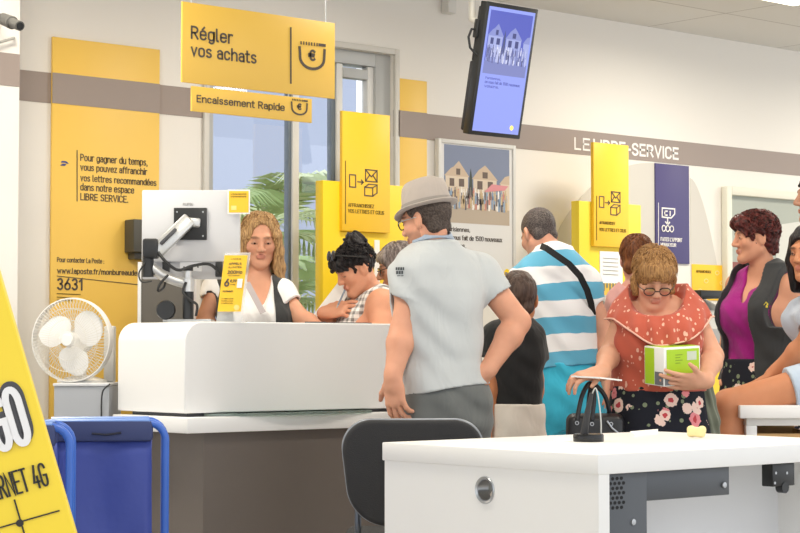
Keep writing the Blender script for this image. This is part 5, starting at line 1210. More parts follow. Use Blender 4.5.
def bar(p, q, w, t, m, name, par, bev=.004, w2=None):
    """a straight beam from p to q, w tall seen from the front, t deep"""
    p, q = Vector(p), Vector(q); u = (q - p); L = u.length; u.normalize(); e = u.cross(Vector((0, 1, 0))).normalized(); n = e.cross(u)
    M_ = basis(p, u, n, e); b = MB(); b.box((0, -t/2, -w/2), (L, t/2, w/2), bev, M_)
    if w2:
        for v in b.bm.verts:
            x = (M_.inverted() @ v.co)
            if x.x > L*.6: v.co -= e*(x.z*(1 - w2/w))
    return b.build(name, m, par)
Y0 = -.05
bar(J(156, 252, Y0 - .03), J(190, 219, Y0), .056, .045, mat('satin aluminium', '#cfcfcd', .3, .6), 'upper_arm', ar, .008)
bar(J(160.5, 244, Y0 - .06), J(176, 229, Y0 - .045), .012, .02, dgrey, 'cable_clip', ar, .002)
bar(J(186, 222, Y0 + .01), J(200, 223, Y0 + .02), .035, .04, mat('satin aluminium', '#cfcfcd', .3, .6), 'wrist_joint', ar, .006)
b = MB(); b.box((-.03, -.03, -.045), (.03, .03, .032), .01, Matrix.Translation(J(151, 247, Y0 - .03))); b.build('elbow_cap', blackp, ar)
b = MB(); b.lathe([(0, -.05), (.022, -.05), (.022, .03), (0, .03)], 20, Matrix.Translation(J(148, 264, Y0 - .03))); b.build('elbow_pivot', blackp, ar)
b = MB(); b.tube([J(149, 264, Y0 - .02), J(154, 269, Y0 - .02), J(162, 275, Y0 - .01), J(174, 280, Y0), J(188, 284, Y0)], [.018, .02, .021, .021, .021], 14); b.build('lower_arm', mat('satin aluminium', '#cfcfcd', .3, .6), ar)
b = MB(); b.lathe([(0, 0), (.022, 0), (.022, J(188, 292).z), (0, J(188, 292).z)], 20, Matrix.Translation(J(188, 317, Y0 + .0).xy.to_3d())); b.build('post', blackp, ar)
b = MB(); zt = J(188, 292).z; b.lathe([(0, zt), (.025, zt), (.025, zt + .05), (.016, zt + .052), (.016, zt + .085), (0, zt + .085)], 20, Matrix.Translation(J(188, 317, Y0).xy.to_3d())); b.build('post_cap', mat('satin aluminium', '#cfcfcd', .3, .6), ar)
b = MB(); zc = J(188, 268).z; b.lathe([(0, zt + .08), (.019, zt + .08), (.019, zc), (0, zc)], 20, Matrix.Translation(J(188, 317, Y0).xy.to_3d())); b.build('pivot', blackp, ar)
a, c = J(171, 318, 0), J(214, 318, 0); b = MB(); b.box((a.x, Y0 - .07, 0), (c.x, Y0 + .08, .012), .004); b.build('clamp_plate', alu, ar)
b = MB(); q = J(166, 310, Y0 - .02); b.lathe([(0, -.02), (.036, -.02), (.038, -.012), (.038, .012), (.034, .02), (0, .02)], 24, basis(q, (1, 0, 0), (0, 0, 1), (0, -1, 0))); kn = b.build('clamp_knob', blackp, ar)
b = MB(); b.box((-.012, -.025, 0), (.012, .025, .035), .004, Matrix.Translation(Vector((q.x, Y0, 0)))); b.build('knob_stem', alu, kn)
def cable(pts, r=.005): return MB().tube(smooth_path(pts), r, 8).build('cable', blackp, ar)
def smooth_path(pts, n=6):
    P = [Vector(p) for p in pts]; P = [P[0]] + P + [P[-1]]; out = []
    for i in range(1, len(P) - 2):
        for k in range(n):
            t = k/n; p0, p1, p2, p3 = P[i-1:i+3]
            out.append(.5*((2*p1) + (p2 - p0)*t + (2*p0 - 5*p1 + 4*p2 - p3)*t*t + (3*p1 - p0 - 3*p2 + p3)*t**3))
    return out + [P[-1]]
cable([J(165, 276, -.01), J(164, 287, -.05), J(158, 291, Y0 - .05), J(160, 284, Y0 - .05), J(168, 275, Y0 - .04)])
cable([J(158, 252, Y0 - .055), J(166, 262, Y0 - .055), J(178, 270, Y0 - .04), J(192, 266, Y0 - .02), J(208, 264, -.04), J(217, 270, -.02), J(219, 276, 0)], .006)
cable([J(186, 282, Y0 - .03), J(183, 292, Y0 - .03), J(190, 300, Y0 - .035), J(197, 305, Y0 - .035), J(196, 316, Y0 - .03)], .005)
cable([J(146, 262, Y0 - .05), J(139, 273, Y0 - .05), J(142, 282, Y0 - .05), J(152, 281, Y0 - .05)], .003)
# ---- leaflets
def leaflet(px0, px1, yt, yb, D, name, label, m, dx=0, lean=0, holder=False, z=ZT):
    s = Spot((px0 + px1)/2, D, z); r = s.root(name, label, 'leaflet'); a, c = s.J(px0, yb), s.J(px1, yt); sh = dx*(c.z - a.z)
    M_ = Matrix(((1, 0, dx, -dx*a.z), (0, 1, lean, -lean*a.z), (0, 0, 1, 0), (0, 0, 0, 1)))
    def P(u, v, y=0): return M_ @ Vector((a.x + (c.x - a.x)*u, y, a.z + (c.z - a.z)*v))
    b = MB(); b.box((a.x, 0, a.z), (c.x, .002, c.z), 0, M_); b.build('sheet', m, r)
    return s, r, P, c.x - a.x, c.z - a.z
s, r, P, w, h = leaflet(227.5, 250, 189.5, 214, 7.36, 'sticky_notice', 'small yellow notice stuck on the upper corner of the monitor', white_l)
b = MB(); q0, q1 = P(.06, .06, -.0012), P(.94, .94, -.0006); b.box(q0, (q1.x, q0.y + .001, q1.z)); b.build('yellow_card', yel4, r)
for v in (.78, .68): text('LA SOLUTION POUR ENVOYER', 'lettering', P(.14, v, -.0016), X_, Z_, w*.7, h*.06, ink2, r, .0005)
b = MB(); q0, q1 = P(.16, .16, -.0018), P(.4, .34, -.0012); b.box(q0, (q1.x, q0.y + .0005, q1.z)); b.build('pale_mark', pale, r)
s, r, P, w, h = leaflet(217.5, 241, 255, 311.5, 7.22, 'price_leaflet', 'yellow price leaflet with a big 6 in a clear holder beside the monitor arm', yel4, .11, .10)
ux = Vector((1, 0, 0)); uz = Vector((.11, .10, 1)).normalized()
def lt(t, u0, u1, v0, v1, bold=0, m=ink): text(t, 'lettering', P(u0, v0, -.0008), ux, uz, w*(u1 - u0), h*(v1 - v0), m, r, .0006, bold)
lt('A PARTIR DE', .30, .74, .925, .945); lt('APPELS', .24, .78, .83, .87, .02); lt('ILLIMITÉS', .24, .80, .775, .81, .01); lt('200Mo', .22, .86, .67, .73, .03); lt('D\'INTERNET', .28, .8, .63, .65)
lt('6', .14, .36, .44, .585, .05); lt('€,99', .38, .66, .51, .57, .03); lt('PAR MOIS', .40, .62, .47, .49); lt('SANS ENGAGEMENT', .12, .56, .345, .375, .02)
for v in (.22, .18, .14): lt('voir conditions au bureau', .1, .62, v, v + .02, 0, ink2)
b = MB(); p0 = P(.66, .40, -.001); b.prism([(x, z) for x, z in [(P(u, v).x, P(u, v).z) for u, v in ((.70, .42), (.92, .42), (.92, .58), (.70, .58))]], p0.y - .001, p0.y); b.build('phone_picture', paper, r)
b = MB(); q0 = P(.8, .07, -.001); b.lathe([(0, 0), (.011, 0), (.011, .001), (0, .001)], 16, basis(q0, (1, 0, 0), (0, 0, 1), (0, -1, 0))); b.build('round_mark', pale, r)
# acrylic holder
s = Spot(228, 7.225, ZT); r = s.root('leaflet_holder', 'clear acrylic stand that holds the yellow price leaflet', 'holder')
a, c = s.J(216, 318), s.J(246, 318); b = MB(); b.box((a.x, -.05, 0), (c.x, .06, .003)); b.build('foot', acryl, r)
M_ = Matrix(((1, 0, .11, 0), (0, 1, .10, 0), (0, 0, 1, 0), (0, 0, 0, 1))); b = MB(); b.box((s.J(216, 318).x, .010, .003), (s.J(242, 318).x, .013, s.J(240, 252).z), 0, M_); b.build('back', acryl, r)
# dark wall box behind the monitor, white-edged dark cabinet below it
p = at_Y(134, 235, 7.3); x0, x1, z0, z1 = px_rect(134, 150, 219, 252, YW - .10)
b = MB(); b.box((x0, YW - .10, z0), (x1 + .1, YW - .019, z1), .006); b.box((x0 + .02, YW - .075, z0 - .03), (x1 + .08, YW - .019, z0), .004); tag(b.build('wall_box', mat('dark olive grey plastic', '#4b4a44', .5)), 'dark grey box on the yellow wall panel, half hidden by the monitor', 'box')
s = Spot(165, 7.95); r = s.root('cabinet', 'dark fronted cabinet with a white edge behind the monitor arm', 'cabinet'); a, c = s.J(137.5, 340), s.J(186, 262)
b = MB(); b.box((a.x + .015, 0, 0), (c.x, .02, c.z - .015)); b.build('front', mat('taupe grey door', '#67625a', .5), r)
b = MB(); b.box((a.x, .021, 0), (c.x + .012, .30, c.z), .003); b.box((a.x, -.004, 0), (a.x + .0145, .021, c.z)); b.build('body', white_l, r)
# ---- fan on a grey cabinet
s = Spot(90, 7.55); r = s.root('pedestal_cabinet', 'grey cabinet under the fan', 'cabinet'); a, c = s.J(62, 420), s.J(116, 385.5)
b = MB(); b.box((a.x, -.18, .03), (c.x, .14, c.z), .004); b.build('body', mat('mid grey steel', '#a3a6ab', .45), r)
b = MB(); b.box((a.x - .004, -.184, c.z), (c.x, .144, c.z + .012), .003); b.build('top', mat('pale steel', '#d5d6d8', .4), r)
b = MB(); b.box((a.x + .01, -.16, 0), (c.x - .01, .13, .03)); b.build('plinth', dgrey, r)
b = MB(); b.tube(smooth_path([s.J(110, 384, -.18), s.J(103, 391, -.195), s.J(101.5, 405, -.19), s.J(101.5, 420, -.19), s.J(102, 470, -.19)]), .003, 6); b.build('cord', blackp, r)
ztop = c.z + .012
s = Spot(74, 7.52, ztop); J = s.J; r = s.root('table_fan', 'white three-bladed desk fan in front of the yellow wall panel', 'fan')
whp = mat('white fan plastic', '#eceae6', .4); ctr = J(72.5, 340); R_ = .166
Mf = basis(ctr, (1, 0, 0), (0, 0, 1), (0, -1, 0))   # local z points to the viewer
Mf = Mf @ Matrix.Rotation(math.radians(-14), 4, 'Y')
b = MB(); b.lathe([(R_ - .004, -.02), (R_, -.02), (R_ + .002, 0), (R_, .02), (R_ - .004, .02), (R_ - .004, -.02)], 48, Mf); b.build('guard_rim', whp, r, 60)
b = MB(); wire = mat('fan wire', '#e3e0d8', .4)
for sg in (1, -1):
    for k in range(72):
        t = 2*math.pi*k/72; b.tube([Mf @ Vector((q*math.cos(t + (q/R_)*.25), q*math.sin(t + (q/R_)*.25), sg*(.02 + .035*math.sqrt(max(0, 1 - (q/R_)**2))))) for q in (.035, .075, .115, .145, R_ - .003)], .0009, 4, cap=False)
    for q in (.08, .125): b.tube([Mf @ Vector((q*math.cos(t), q*math.sin(t), sg*(.02 + .035*math.sqrt(1 - (q/R_)**2)))) for t in np.linspace(0, 2*math.pi, 41)[:-1]], .001, 4, closed=True)
b.build('guard', wire, r)
b = MB(); b.lathe([(0, .058), (.022, .057), (.026, .05), (.024, .046), (0, .046)], 28, Mf); b.build('guard_cap', mat('pale disc', '#efeeea', .3), r)
b = MB(); b.lathe([(0, .03), (.025, .028), (.03, .01), (.03, -.01), (0, -.01)], 24, Mf); hub = b.build('hub', whp, r)
for k in range(3):
    b = MB(); t0 = math.radians(90 + 58) + 2*math.pi*k/3; rows = []
    for i in range(9):
        q = .026 + (.142 - .026)*i/8; wd = (.36 + .68*math.sin(math.pi*min(1, (i + .8)/8.6)**.8)) * (1 if i < 8 else .55)
        rows.append([(q, t0 + wd*(j/6 - .5)*1.7 + .25*(i/8)**2, .012*(j/6 - .5)*2*(.4 + .6*i/8)) for j in range(7)])
    V = [[[b.bm.verts.new(Mf @ Vector((q*math.cos(t), q*math.sin(t), z + d))) for q, t, z in row] for row in rows] for d in (.0012, -.0012)]
    for si in (0, 1):
        for i in range(8):
            for j in range(6):
                f = [V[si][i][j], V[si][i][j+1], V[si][i+1][j+1], V[si][i+1][j]]; b.bm.faces.new(f if si else f[::-1])
    edge = [(i, 0) for i in range(9)] + [(8, j) for j in range(1, 7)] + [(i, 6) for i in range(7, -1, -1)] + [(0, j) for j in range(5, 0, -1)]
    for (i, j), (i2, j2) in zip(edge, edge[1:] + edge[:1]): b.bm.faces.new((V[0][i][j], V[0][i2][j2], V[1][i2][j2], V[1][i][j]))
    b.build('blade', mat('translucent white blade', '#f1f0ee', .35), r, 60)
b = MB(); b.lathe([(0, -.055), (.045, -.06), (.05, -.10), (.035, -.14), (0, -.145)], 24, Mf); b.build('motor', whp, r)
zz = Mf @ Vector((0, 0, -.1)); b = MB(); b.tube([(zz.x, zz.y, zz.z - .03), (zz.x, zz.y, .01)], .016, 14); b.build('stem', whp, r)
b = MB(); b.lathe([(0, 0), (.10, 0), (.10, .008), (.06, .02), (.02, .03), (0, .03)], 30, Matrix.Translation((zz.x, zz.y, 0))); b.build('base', whp, r)
s = Spot(111, 7.66); r = s.root('white_device', 'pale upright box between the fan and the counter', 'box', ); a, c = s.J(105, 384), s.J(115.5, 326)
b = MB(); b.box((a.x, -.04, ztop), (c.x, .02, c.z), .006); b.build('case', mat('pale grey case', '#d9d7d2', .4), r)
r.location.z = ztop
for ch in r.children: ch.location.z = -ztop
# clipboard on the counter by the writing hand
xa, xb = at_Y(318, 319, YC + .25).x, at_Y(352, 319, YC + .25).x
b = MB(); b.box((xa, YC + .12, ZT), (xb, YC + .40, ZT + .006), .002); b.box(((xa + xb)/2 - .05, YC + .37, ZT + .006), ((xa + xb)/2 + .05, YC + .39, ZT + .012), .002); tag(b.build('clipboard', dgrey), 'dark flat clipboard on the counter under the writing hand', 'clipboard')
# ---- blue trolleys
bl_t = mat('blue enamel tube', '#3a68c4', .3); bl_c = mat('blue bag canvas', '#4050a2', .6, bump=.9, bscale=7); bl_h = mat('dark blue hem', '#37426f', .7)
def trolley(px0, px1, ytop, D, label, dep=.20, near=False):
    s = Spot((px0 + px1)/2, D); r = s.root('mail_trolley', label, 'trolley', group='blue mail trolleys'); r.rotation_euler.z += math.radians(8); x0, x1 = s.J(px0, 450).x, s.J(px1, 450).x; zt = s.J((px0 + px1)/2, ytop).z; R_ = .012; c = .055
    for y in (0, dep):
        pts = [(x0, y, .10)] + [(x0, y, zt - c)] + [(x0 + c - c*math.cos(t), y, zt - c + c*math.sin(t)) for t in np.linspace(.2, math.pi/2, 6)] + [(x1 - c + c*math.sin(t), y, zt - c + c*math.cos(t)) for t in np.linspace(0, math.pi/2 - .2, 6)] + [(x1, y, zt - c), (x1, y, .10)]
        MB().tube(pts, R_, 12).build('frame_hoop', bl_t, r)
    for x in (x0, x1): MB().tube([(x, -.005, .13), (x, dep + .005, .13)], R_, 10).build('floor_rail', bl_t, r)
    g = .045
    def sheet(p, q, nm):
        p, q = Vector(p), Vector(q); b = MB(); n = 14; V = []
        e = Vector((q.x - p.x, q.y - p.y, 0)); nn = Vector((e.y, -e.x, 0)).normalized()
        V = [[b.bm.verts.new(p + e*(i/n) + Vector((0, 0, (q.z - p.z)*(j/n))) + nn*(.020*math.sin(5.1*i/n + 3*j/n)*math.sin(math.pi*i/n)*math.sin(math.pi*j/n) + .006*math.sin(9*i/n - 7*j/n)*math.sin(math.pi*i/n))) for j in range(n+1)] for i in range(n+1)]
        for i in range(n):
            for j in range(n): b.bm.faces.new((V[i][j], V[i+1][j], V[i+1][j+1], V[i][j+1]))
        o = b.build(nm, bl_c, r, 60); m = o.modifiers.new('thickness', 'SOLIDIFY'); m.thickness = .003; return o
    sheet((x0 + g, .004, .17), (x1 - g, .004, zt - .055), 'bag_front'); sheet((x0 + g, dep - .004, .17), (x1 - g, dep - .004, zt - .055), 'bag_back')
    sheet((x0 + g, .004, .17), (x0 + g, dep - .004, zt - .055), 'bag_side'); sheet((x1 - g, .004, .17), (x1 - g, dep - .004, zt - .055), 'bag_side')
    b = MB(); b.box((x0 + g, .004, .165), (x1 - g, dep - .004, .17)); b.build('bag_bottom', bl_c, r)
    for y in (0, dep):
        b = MB(); b.box((x0 + g - .004, y - .0155, zt - .058), (x1 - g + .006, y + .0155, zt + .009), .012); h_ = b.build('bag_hem', bl_h, r)
        MB().tube([(x0 + .02, y, zt), (x1 - .05, y, zt + .001)], .0135, 10).build('top_bar', mat('pale blue worn tube', '#6f93d6', .3), h_)  # paler blue bar laid along the top of the hoop
        if y == 0:
            for u in (.52,): 
                xm = x0 + (x1 - x0)*u; MB().tube([(xm - .045, -.017, zt - .032), (xm, -.019, zt - .036), (xm + .045, -.017, zt - .030)], .0035, 8).build('lacing', mat('dark lace', '#1d2236', .6), h_)
    for x in (x0, x1):
        for y in (0, dep):
            b = MB(); b.lathe([(0, -.014), (.035, -.014), (.038, -.01), (.038, .01), (.035, .014), (0, .014)], 20, basis((x, y, .039), (0, 1, 0), (0, 0, 1), (1, 0, 0))); w_ = b.build('wheel', blackp, r); MB().tube([(x, y, .05), (x, y, .11)], .008, 8).build('caster_fork', alu, r)
trolley(43, 165, 423, 5.95, 'blue canvas mail trolley, the one nearer the taupe counter base')
trolley(-48, 69, 427, 5.45, 'blue canvas mail trolley half hidden behind the slanted yellow sign')
# ---- slanted yellow sign in the foreground
s = Spot(-40, 3.0); r = s.root('advertising_board', 'slanted yellow foreground sign advertising internet 4G', 'sign'); J = s.J
th_ = math.radians(16.8); u = Vector((math.cos(th_*.95), 0, math.sin(th_*.95))); v = Vector((-math.sin(th_), 0, math.cos(th_)))
o = J(75.5, 533); w_ = .62; h_ = 1.02
o = o - v*.40
Mb = basis(o - u*w_, u, Vector((0, 1, 0)), v)
b = MB(); b.box((0, 0, 0), (w_, .02, .40 + .50), .004, Mb); b.build('panel', mat('foreground yellow', '#f6d52f', .4), r)
def bt(t, px0, px1, py0, hpx, m, nm, bold, wfull, off=0, dep=.003):
    q = J(px1, py0); d = (q - (o - u*w_)); e = d.dot(u); f = d.dot(v); W = wfull
    p = (o - u*w_) + u*(e - W) + v*f + Vector((0, -.0005 - off, 0)); return text(t, nm, p, u, v, W, hpx/F*3.0, m, r, dep, bold)
bt('INTERNET 4G', 0, 53, 479, 25, mat('black print', '#2a2722', .6), 'lettering', .0, .118)
bt('GO', 0, 40, 436.5, 70, mat('dark outline', '#4b4a4d', .6), 'lettering_outline', .10, .064)
bt('GO', 0, 38, 438.5, 65, white_p, 'lettering', .03, .057, .0032)
strokes([[(0, 0), (.32, .0)], [(.258, -.05), (.258, .035)]], .0022, (o - u*.335) + v*(((J(55, 512) - o)).dot(v)) + Vector((0, -.0005, 0)), u, v, mat('black print', '#2a2722', .6), 'fine_line', r, .002)
b = MB(); b.lathe([(0, 0), (.006, 0), (.006, .002), (0, .002)], 12, basis(J(20, 523, -.001), (1, 0, 0), (0, 0, 1), (0, -1, 0))); b.build('dot', mat('black print', '#2a2722', .6), r)
pm = (o - u*w_*.5); b = MB(); b.tube([(pm.x, .035, .02), (pm.x, .035, pm.z + .25)], .014, 10); b.build('post', alu, r)
b = MB(); b.box((pm.x - .2, -.13, 0), (pm.x + .2, .2, .02), .006); b.build('foot', graph, r)
# ---- black chair
s = Spot(411, 6.0); r = s.root('office_chair', 'black upholstered chair with a grey frame behind the white desk', 'chair'); J = s.J
fab = mat('black upholstery', '#2b2b2d', .85, bump=.2, bscale=300); zt = J(410, 419.5).z; zb = J(410, 524).z; x0, x1 = J(345, 470).x, J(481, 470).x
def back(y0, th, inset, name, m):
    S_ = Sdf(); cz = (zt + zb)/2; hx, hz = (x1 - x0)/2 - inset, (zt - zb)/2 - inset
    def fn(x, y, z):
        X = x - (x0 + x1)/2; Z = z - cz; yc = y0 - .055*(1 - (X/hx)**2) + .10*Z*.9
        hxx = hx*(1 - .10*np.clip(-Z/hz, -1, 1)); rr = .11
        qx = np.abs(X) - hxx + rr; qz = np.abs(Z) - hz + rr
        d2 = np.sqrt(np.maximum(qx, 0)**2 + np.maximum(qz, 0)**2) + np.minimum(np.maximum(qx, qz), 0) - rr
        d3 = np.abs(y - yc) - th; return np.sqrt(np.maximum(d2 + .012, 0)**2 + np.maximum(d3 + .012, 0)**2) + np.minimum(np.maximum(d2, d3) + .012, 0) - .012
    S_.add(fn, (x0 - .02, y0 - .2, zb - .02), (x1 + .02, y0 + .15, zt + .02)); return sdf_obj(name, S_, m, r, .006)
back(0, .020, .0, 'backrest', fab); back(.032, .014, -.004, 'back_shell', mat('grey back shell', '#7f858e', .4))
S_ = Sdf(); S_.rbox(((x0 + x1)/2, .30, .47), (.225, .215, .035), None, .03); sdf_obj('seat', S_, fab, r, .007)
xa, xb = x0 + .04, x1 - .04; fr = mat('grey chair tube', '#5d626a', .35, .6)
for x in (xa, xb): MB().tube(smooth_path([(x, .05, zb + .12), (x, .04, zb - .02), (x, .06, .50), (x, .0, .25), (x, -.06, .01)]), .011, 10).build('leg', fr, r)
for x in (xa, xb): MB().tube([(x, .08, .44), (x, .47, .43), (x, .52, .01)], .011, 10).build('leg', fr, r)
for y in (.10, .46): MB().tube([(xa, y, .425), (xb, y, .425)], .010, 8).build('crossbar', fr, r)
# ---- white desk in the foreground
ZD = .835; C = at_Z(598, 454.5, ZD); Lp = at_X(382, 443, C.x); dl = Lp.y - C.y; T_ = .052
dk = empty('white_desk', (C.x + .8, C.y + dl/2, 0), label='white desk in the foreground with steel leg and round cable hole', cat='desk')
wl2 = mat('white desk laminate', '#f0efec', .35); XR = at_Y(652, 432, C.y + dl).x
b = MB(); b.box((C.x, C.y, ZD - T_), (XR, C.y + dl, ZD), .003); build(b, 'tabletop', wl2, dk)
sy0, sy1 = C.y + .004, C.y + dl - .005; g = at_X(485, 490, C.x + .006)
hole = [(g.y + .031*math.cos(t), g.z + .031*math.sin(t)) for t in np.linspace(0, 2*math.pi, 29)[:-1]]
b = MB()
# side panel with the cable hole cut through
def panel_with_hole(b, y0, y1, z0, z1, xs, hole):
    for x in xs:
        q = [b.bm.verts.new((x, y, z)) for y, z in ((y0, z0), (y1, z0), (y1, z1), (y0, z1))]; hv = [b.bm.verts.new((x, y, z)) for y, z in hole]
        es = [b.bm.edges.new((q[i], q[(i+1) % 4])) for i in range(4)] + [b.bm.edges.new((hv[i], hv[(i+1) % len(hv)])) for i in range(len(hv))]
        f = bmesh.ops.triangle_fill(b.bm, use_beauty=True, use_dissolve=False, edges=es)
        yield q, hv
L2 = list(panel_with_hole(b, sy0, sy1, 0, ZD - T_, (C.x + .006, C.x + .046), hole))
for k in (0, 1):
    A_, B_ = L2[0][k], L2[1][k]
    for i in range(len(A_)): b.bm.faces.new((A_[i], A_[(i+1) % len(A_)], B_[(i+1) % len(A_)], B_[i]))
build(b, 'side_panel', wl2, dk, 20)
b = MB(); ringM = basis((C.x + .006, g.y, g.z), (0, 1, 0), (0, 0, 1), (-1, 0, 0)); b.lathe([(.0305, -.04), (.0305, .001), (.036, .004), (.038, .001), (.038, .0), (.029, .0), (.0285, -.04), (.0305, -.04)], 36, ringM); build(b, 'cable_grommet', mat('brushed steel', '#b9bcc0', .3, 1), dk)
def dpx(px): return at_Y(px, 480, C.y + .03).x
zt_ = ZD - T_; lx0, lx1 = C.x + .047, dpx(644)
b = MB(); b.box((lx0, C.y + .02, 0), (lx1, C.y + .075, zt_), .002); lg_ = build(b, 'steel_leg', graph, dk)
zb_ = at_Y(700, 496.5, C.y + .03).z; b = MB(); b.box((lx1 - .001, C.y + .022, zb_), (dpx(727), C.y + .07, zt_), .002); build(b, 'steel_beam', graph, dk)
holes = MB(); hexr = .0062
for i in range(7):
    for j in range(4):
        x = lx0 + .012 + j*.0165 + (.008 if i % 2 else 0); z = zt_ - .014 - i*.0125
        if x < lx1 - .01: holes.prism([(x + hexr*math.cos(t), z + hexr*.8*math.sin(t)) for t in np.linspace(0, 2*math.pi, 7)[:-1]], C.y + .0193, C.y + .0215)
adopt(holes.build('vent_holes', mat('hole black', '#161617', .8), None), lg_)
for px, py, par in ((633, 522, lg_), (724, 485, dk)):
    q = at_Y(px, py, C.y + .02); b = MB(); b.lathe([(0, 0), (.009, 0), (.008, .004), (0, .005)], 14, basis((q.x, C.y + .0205, q.z), (1, 0, 0), (0, 0, 1), (0, -1, 0))); build(b, 'bolt', alu, par)
bx0, bx1 = dpx(770), dpx(792); bz = at_Y(780, 486, C.y + .03).z; b = MB(); b.box((bx0, C.y + .02, bz), (bx1, C.y + .06, zt_), .003); bk = build(b, 'bracket', blackp, dk)
b = MB(); b.lathe([(0, -.012), (.016, -.012), (.016, .012), (0, .012)], 18, basis(((bx0*.45 + bx1*.55), C.y + .03, bz - .004), (1, 0, 0), (0, 0, 1), (0, -1, 0))); build(b, 'roller', blackp, bk)
for px, py in ((776, 473), (787, 473), (775, 483)):
    q = at_Y(px, py, C.y + .0195); b = MB(); b.lathe([(0, 0), (.004, 0), (.004, .001), (0, .001)], 10, basis((q.x, C.y + .0199, q.z), (1, 0, 0), (0, 0, 1), (0, -1, 0))); build(b, 'bracket_hole', alu, bk)
b = MB(); b.box((lx1, C.y + .30, .06), (XR - .05, C.y + .32, zt_)); build(b, 'modesty_panel', mat('pale desk panel', '#dfe0e2', .4), dk)
b = MB(); b.box((XR - .05, sy0, 0), (XR - .01, sy1, zt_)); build(b, 'side_panel', wl2, dk)
# things on the desk
p = at_Z(588.5, 441.5, ZD); r = empty('pen_stand', p, -YAW, label='round black pen stand with a wire on the desk in front of the handbag', cat='pen stand')
b = MB(); b.lathe([(0, 0), (.044, 0), (.045, .003), (.045, .018), (.043, .022), (.038, .023), (0, .023)], 36); b.build('base', mat('glossy black', '#151516', .25), r)
b = MB(); b.tube(smooth_path([(.036, -.005, .02), (.036, -.005, .06), (.030, -.004, .12), (.022, 0, .155), (.012, .004, .14)]), .0022, 8); b.build('wire', mat('pale wire', '#bdbdb9', .35, .5), r)
b = MB(); b.tube([(-.012, .01, .02), (-.002, .006, .085), (.010, .002, .14)], [.012, .009, .006], 12); b.build('pen_holder', mat('matt black', '#2a2a2c', .5), r)
def flat_paper(pts, name, label, lift=.0012):
    P_ = [at_Z(x, y, ZD) for x, y in pts]; c = sum(P_, Vector())/len(P_); b = MB(); b.prism([(q.x, q.y) for q in P_], ZD, ZD + lift, 'XY'); tag(b.build(name, paper), label, 'paper')
flat_paper([(630, 433.2), (658, 430.8), (658, 433.6), (634, 436.2)], 'paper_slip', 'small white paper slip on the desk below the floral skirt', .006)
flat_paper([(552, 440.5), (566, 439.6), (571, 441.2), (557, 442.3)], 'paper_slip', 'white paper slip on the desk beside the pen stand')
p = at_Z(696.5, 438.0, ZD); b = MB(); random.seed(3)
S_ = Sdf(); S_.rbox((0, 0, .018), (.026, .018, .014), None, .006); S_.ball((-.014, 0, .028), .010, .01); S_.ball((.016, 0, .026), .009, .01); S_.warp(lambda x, y, z: .002*np.sin(130*x + 60*z)*np.sin(120*y + 70*z)); S_.cut(lambda x, y, z: -z + 0*x + 0*y)
o = sdf_obj('crumpled_wrapper', S_, mat('pale yellow paper', '#f2dfa0', .6), None, .003); o.location = p; o.rotation_euler.z = -YAW; tag(o, 'crumpled pale yellow paper on the desk', 'paper')
# ---- what the woman in coral holds
s = Spot(674, 6.98); J = s.J
r = s.root('carton', 'green and white carton held in the crook of the coral woman\'s arm', 'box')
c = J(681, 366); al = math.radians(-40)
ux = Vector((math.cos(al), math.sin(al), 0)); uy = Vector((-math.sin(al), math.cos(al), 0)); 
Mx = Matrix.Translation((c.x - .028, .03, c.z + .004)) @ Matrix.Rotation(math.radians(27), 4, 'Z') @ Matrix.Rotation(math.radians(-3), 4, 'Y') @ Matrix.Rotation(math.radians(4), 4, 'X')
W, Dp, Hh = .162, .125, .142
MX = Mx
b = MB(); b.box((-W/2, -Dp/2, -Hh/2), (W/2, Dp/2, Hh/2), .003, MX); b.build('carton_body', mat('white carton', '#eeeeea', .5), r)
grn = mat('lime carton print', '#a9d021', .45)
b = MB(); b.box((-W/2 + .012, -Dp/2 - .0012, -Hh/2 + .040), (W/2 - .006, -Dp/2 - .0002, Hh/2 - .008), 0, MX); b.build('green_print', grn, r)
b = MB(); b.box((-W/2 - .0012, -Dp/2 + .06, -Hh/2 + .004), (-W/2 - .0002, Dp/2 - .006, Hh/2 - .006), 0, MX); b.build('green_print', grn, r)
b = MB(); b.box((-W/2 - .0014, -Dp/2 + .004, -Hh/2 + .004), (-W/2 - .0002, -Dp/2 + .056, -Hh/2 + .052), 0, MX); b.box((-W/2 + .004, -Dp/2 - .0014, -Hh/2 + .004), (-W/2 + .05, -Dp/2 - .0002, -Hh/2 + .036), 0, MX); b.build('grey_print', mat('dark grey print', '#6b6d72', .5), r)
b = MB(); b.box((W/2 - .06, -Dp/2 - .002, Hh/2 - .05), (W/2 - .018, -Dp/2 - .0012, Hh/2 - .018), 0, MX); b.build('paper_label', mat('grey paper label', '#c9d4c0', .6), r)
b = MB(); b.box((-W/2 + .006, -Dp/2 + .006, Hh/2 + .0002), (W/2 - .006, Dp/2 - .006, Hh/2 + .0012), 0, MX); b.build('green_top', grn, r)
for i in range(4): 
    b = MB(); b.box((-W/2 + .05, -Dp/2 - .0018, Hh/2 - .030 - .010*i), (W/2 - .08 - .01*(i % 2), -Dp/2 - .0012, Hh/2 - .027 - .010*i), 0, MX); b.build('line_print', mat('dark lime print', '#7d9d1c', .5), r)
s = Spot(598, 6.95); J = s.J; r = s.root('envelope', 'white envelope held flat above the black handbag', 'envelope')
b = MB(); zc = J(597, 378).z; P4 = [J(571, 375.5, -.0), J(600, 377.0, -.05), J(622, 379.5, .0), J(592, 376, .09)]
vs0 = [Vector((q.x, q.y, q.z)) for q in P4]; a_ = [b.bm.verts.new(v) for v in vs0]; c_ = [b.bm.verts.new(v - Vector((0, 0, .006))) for v in vs0]
b.bm.faces.new(a_); b.bm.faces.new(c_[::-1])
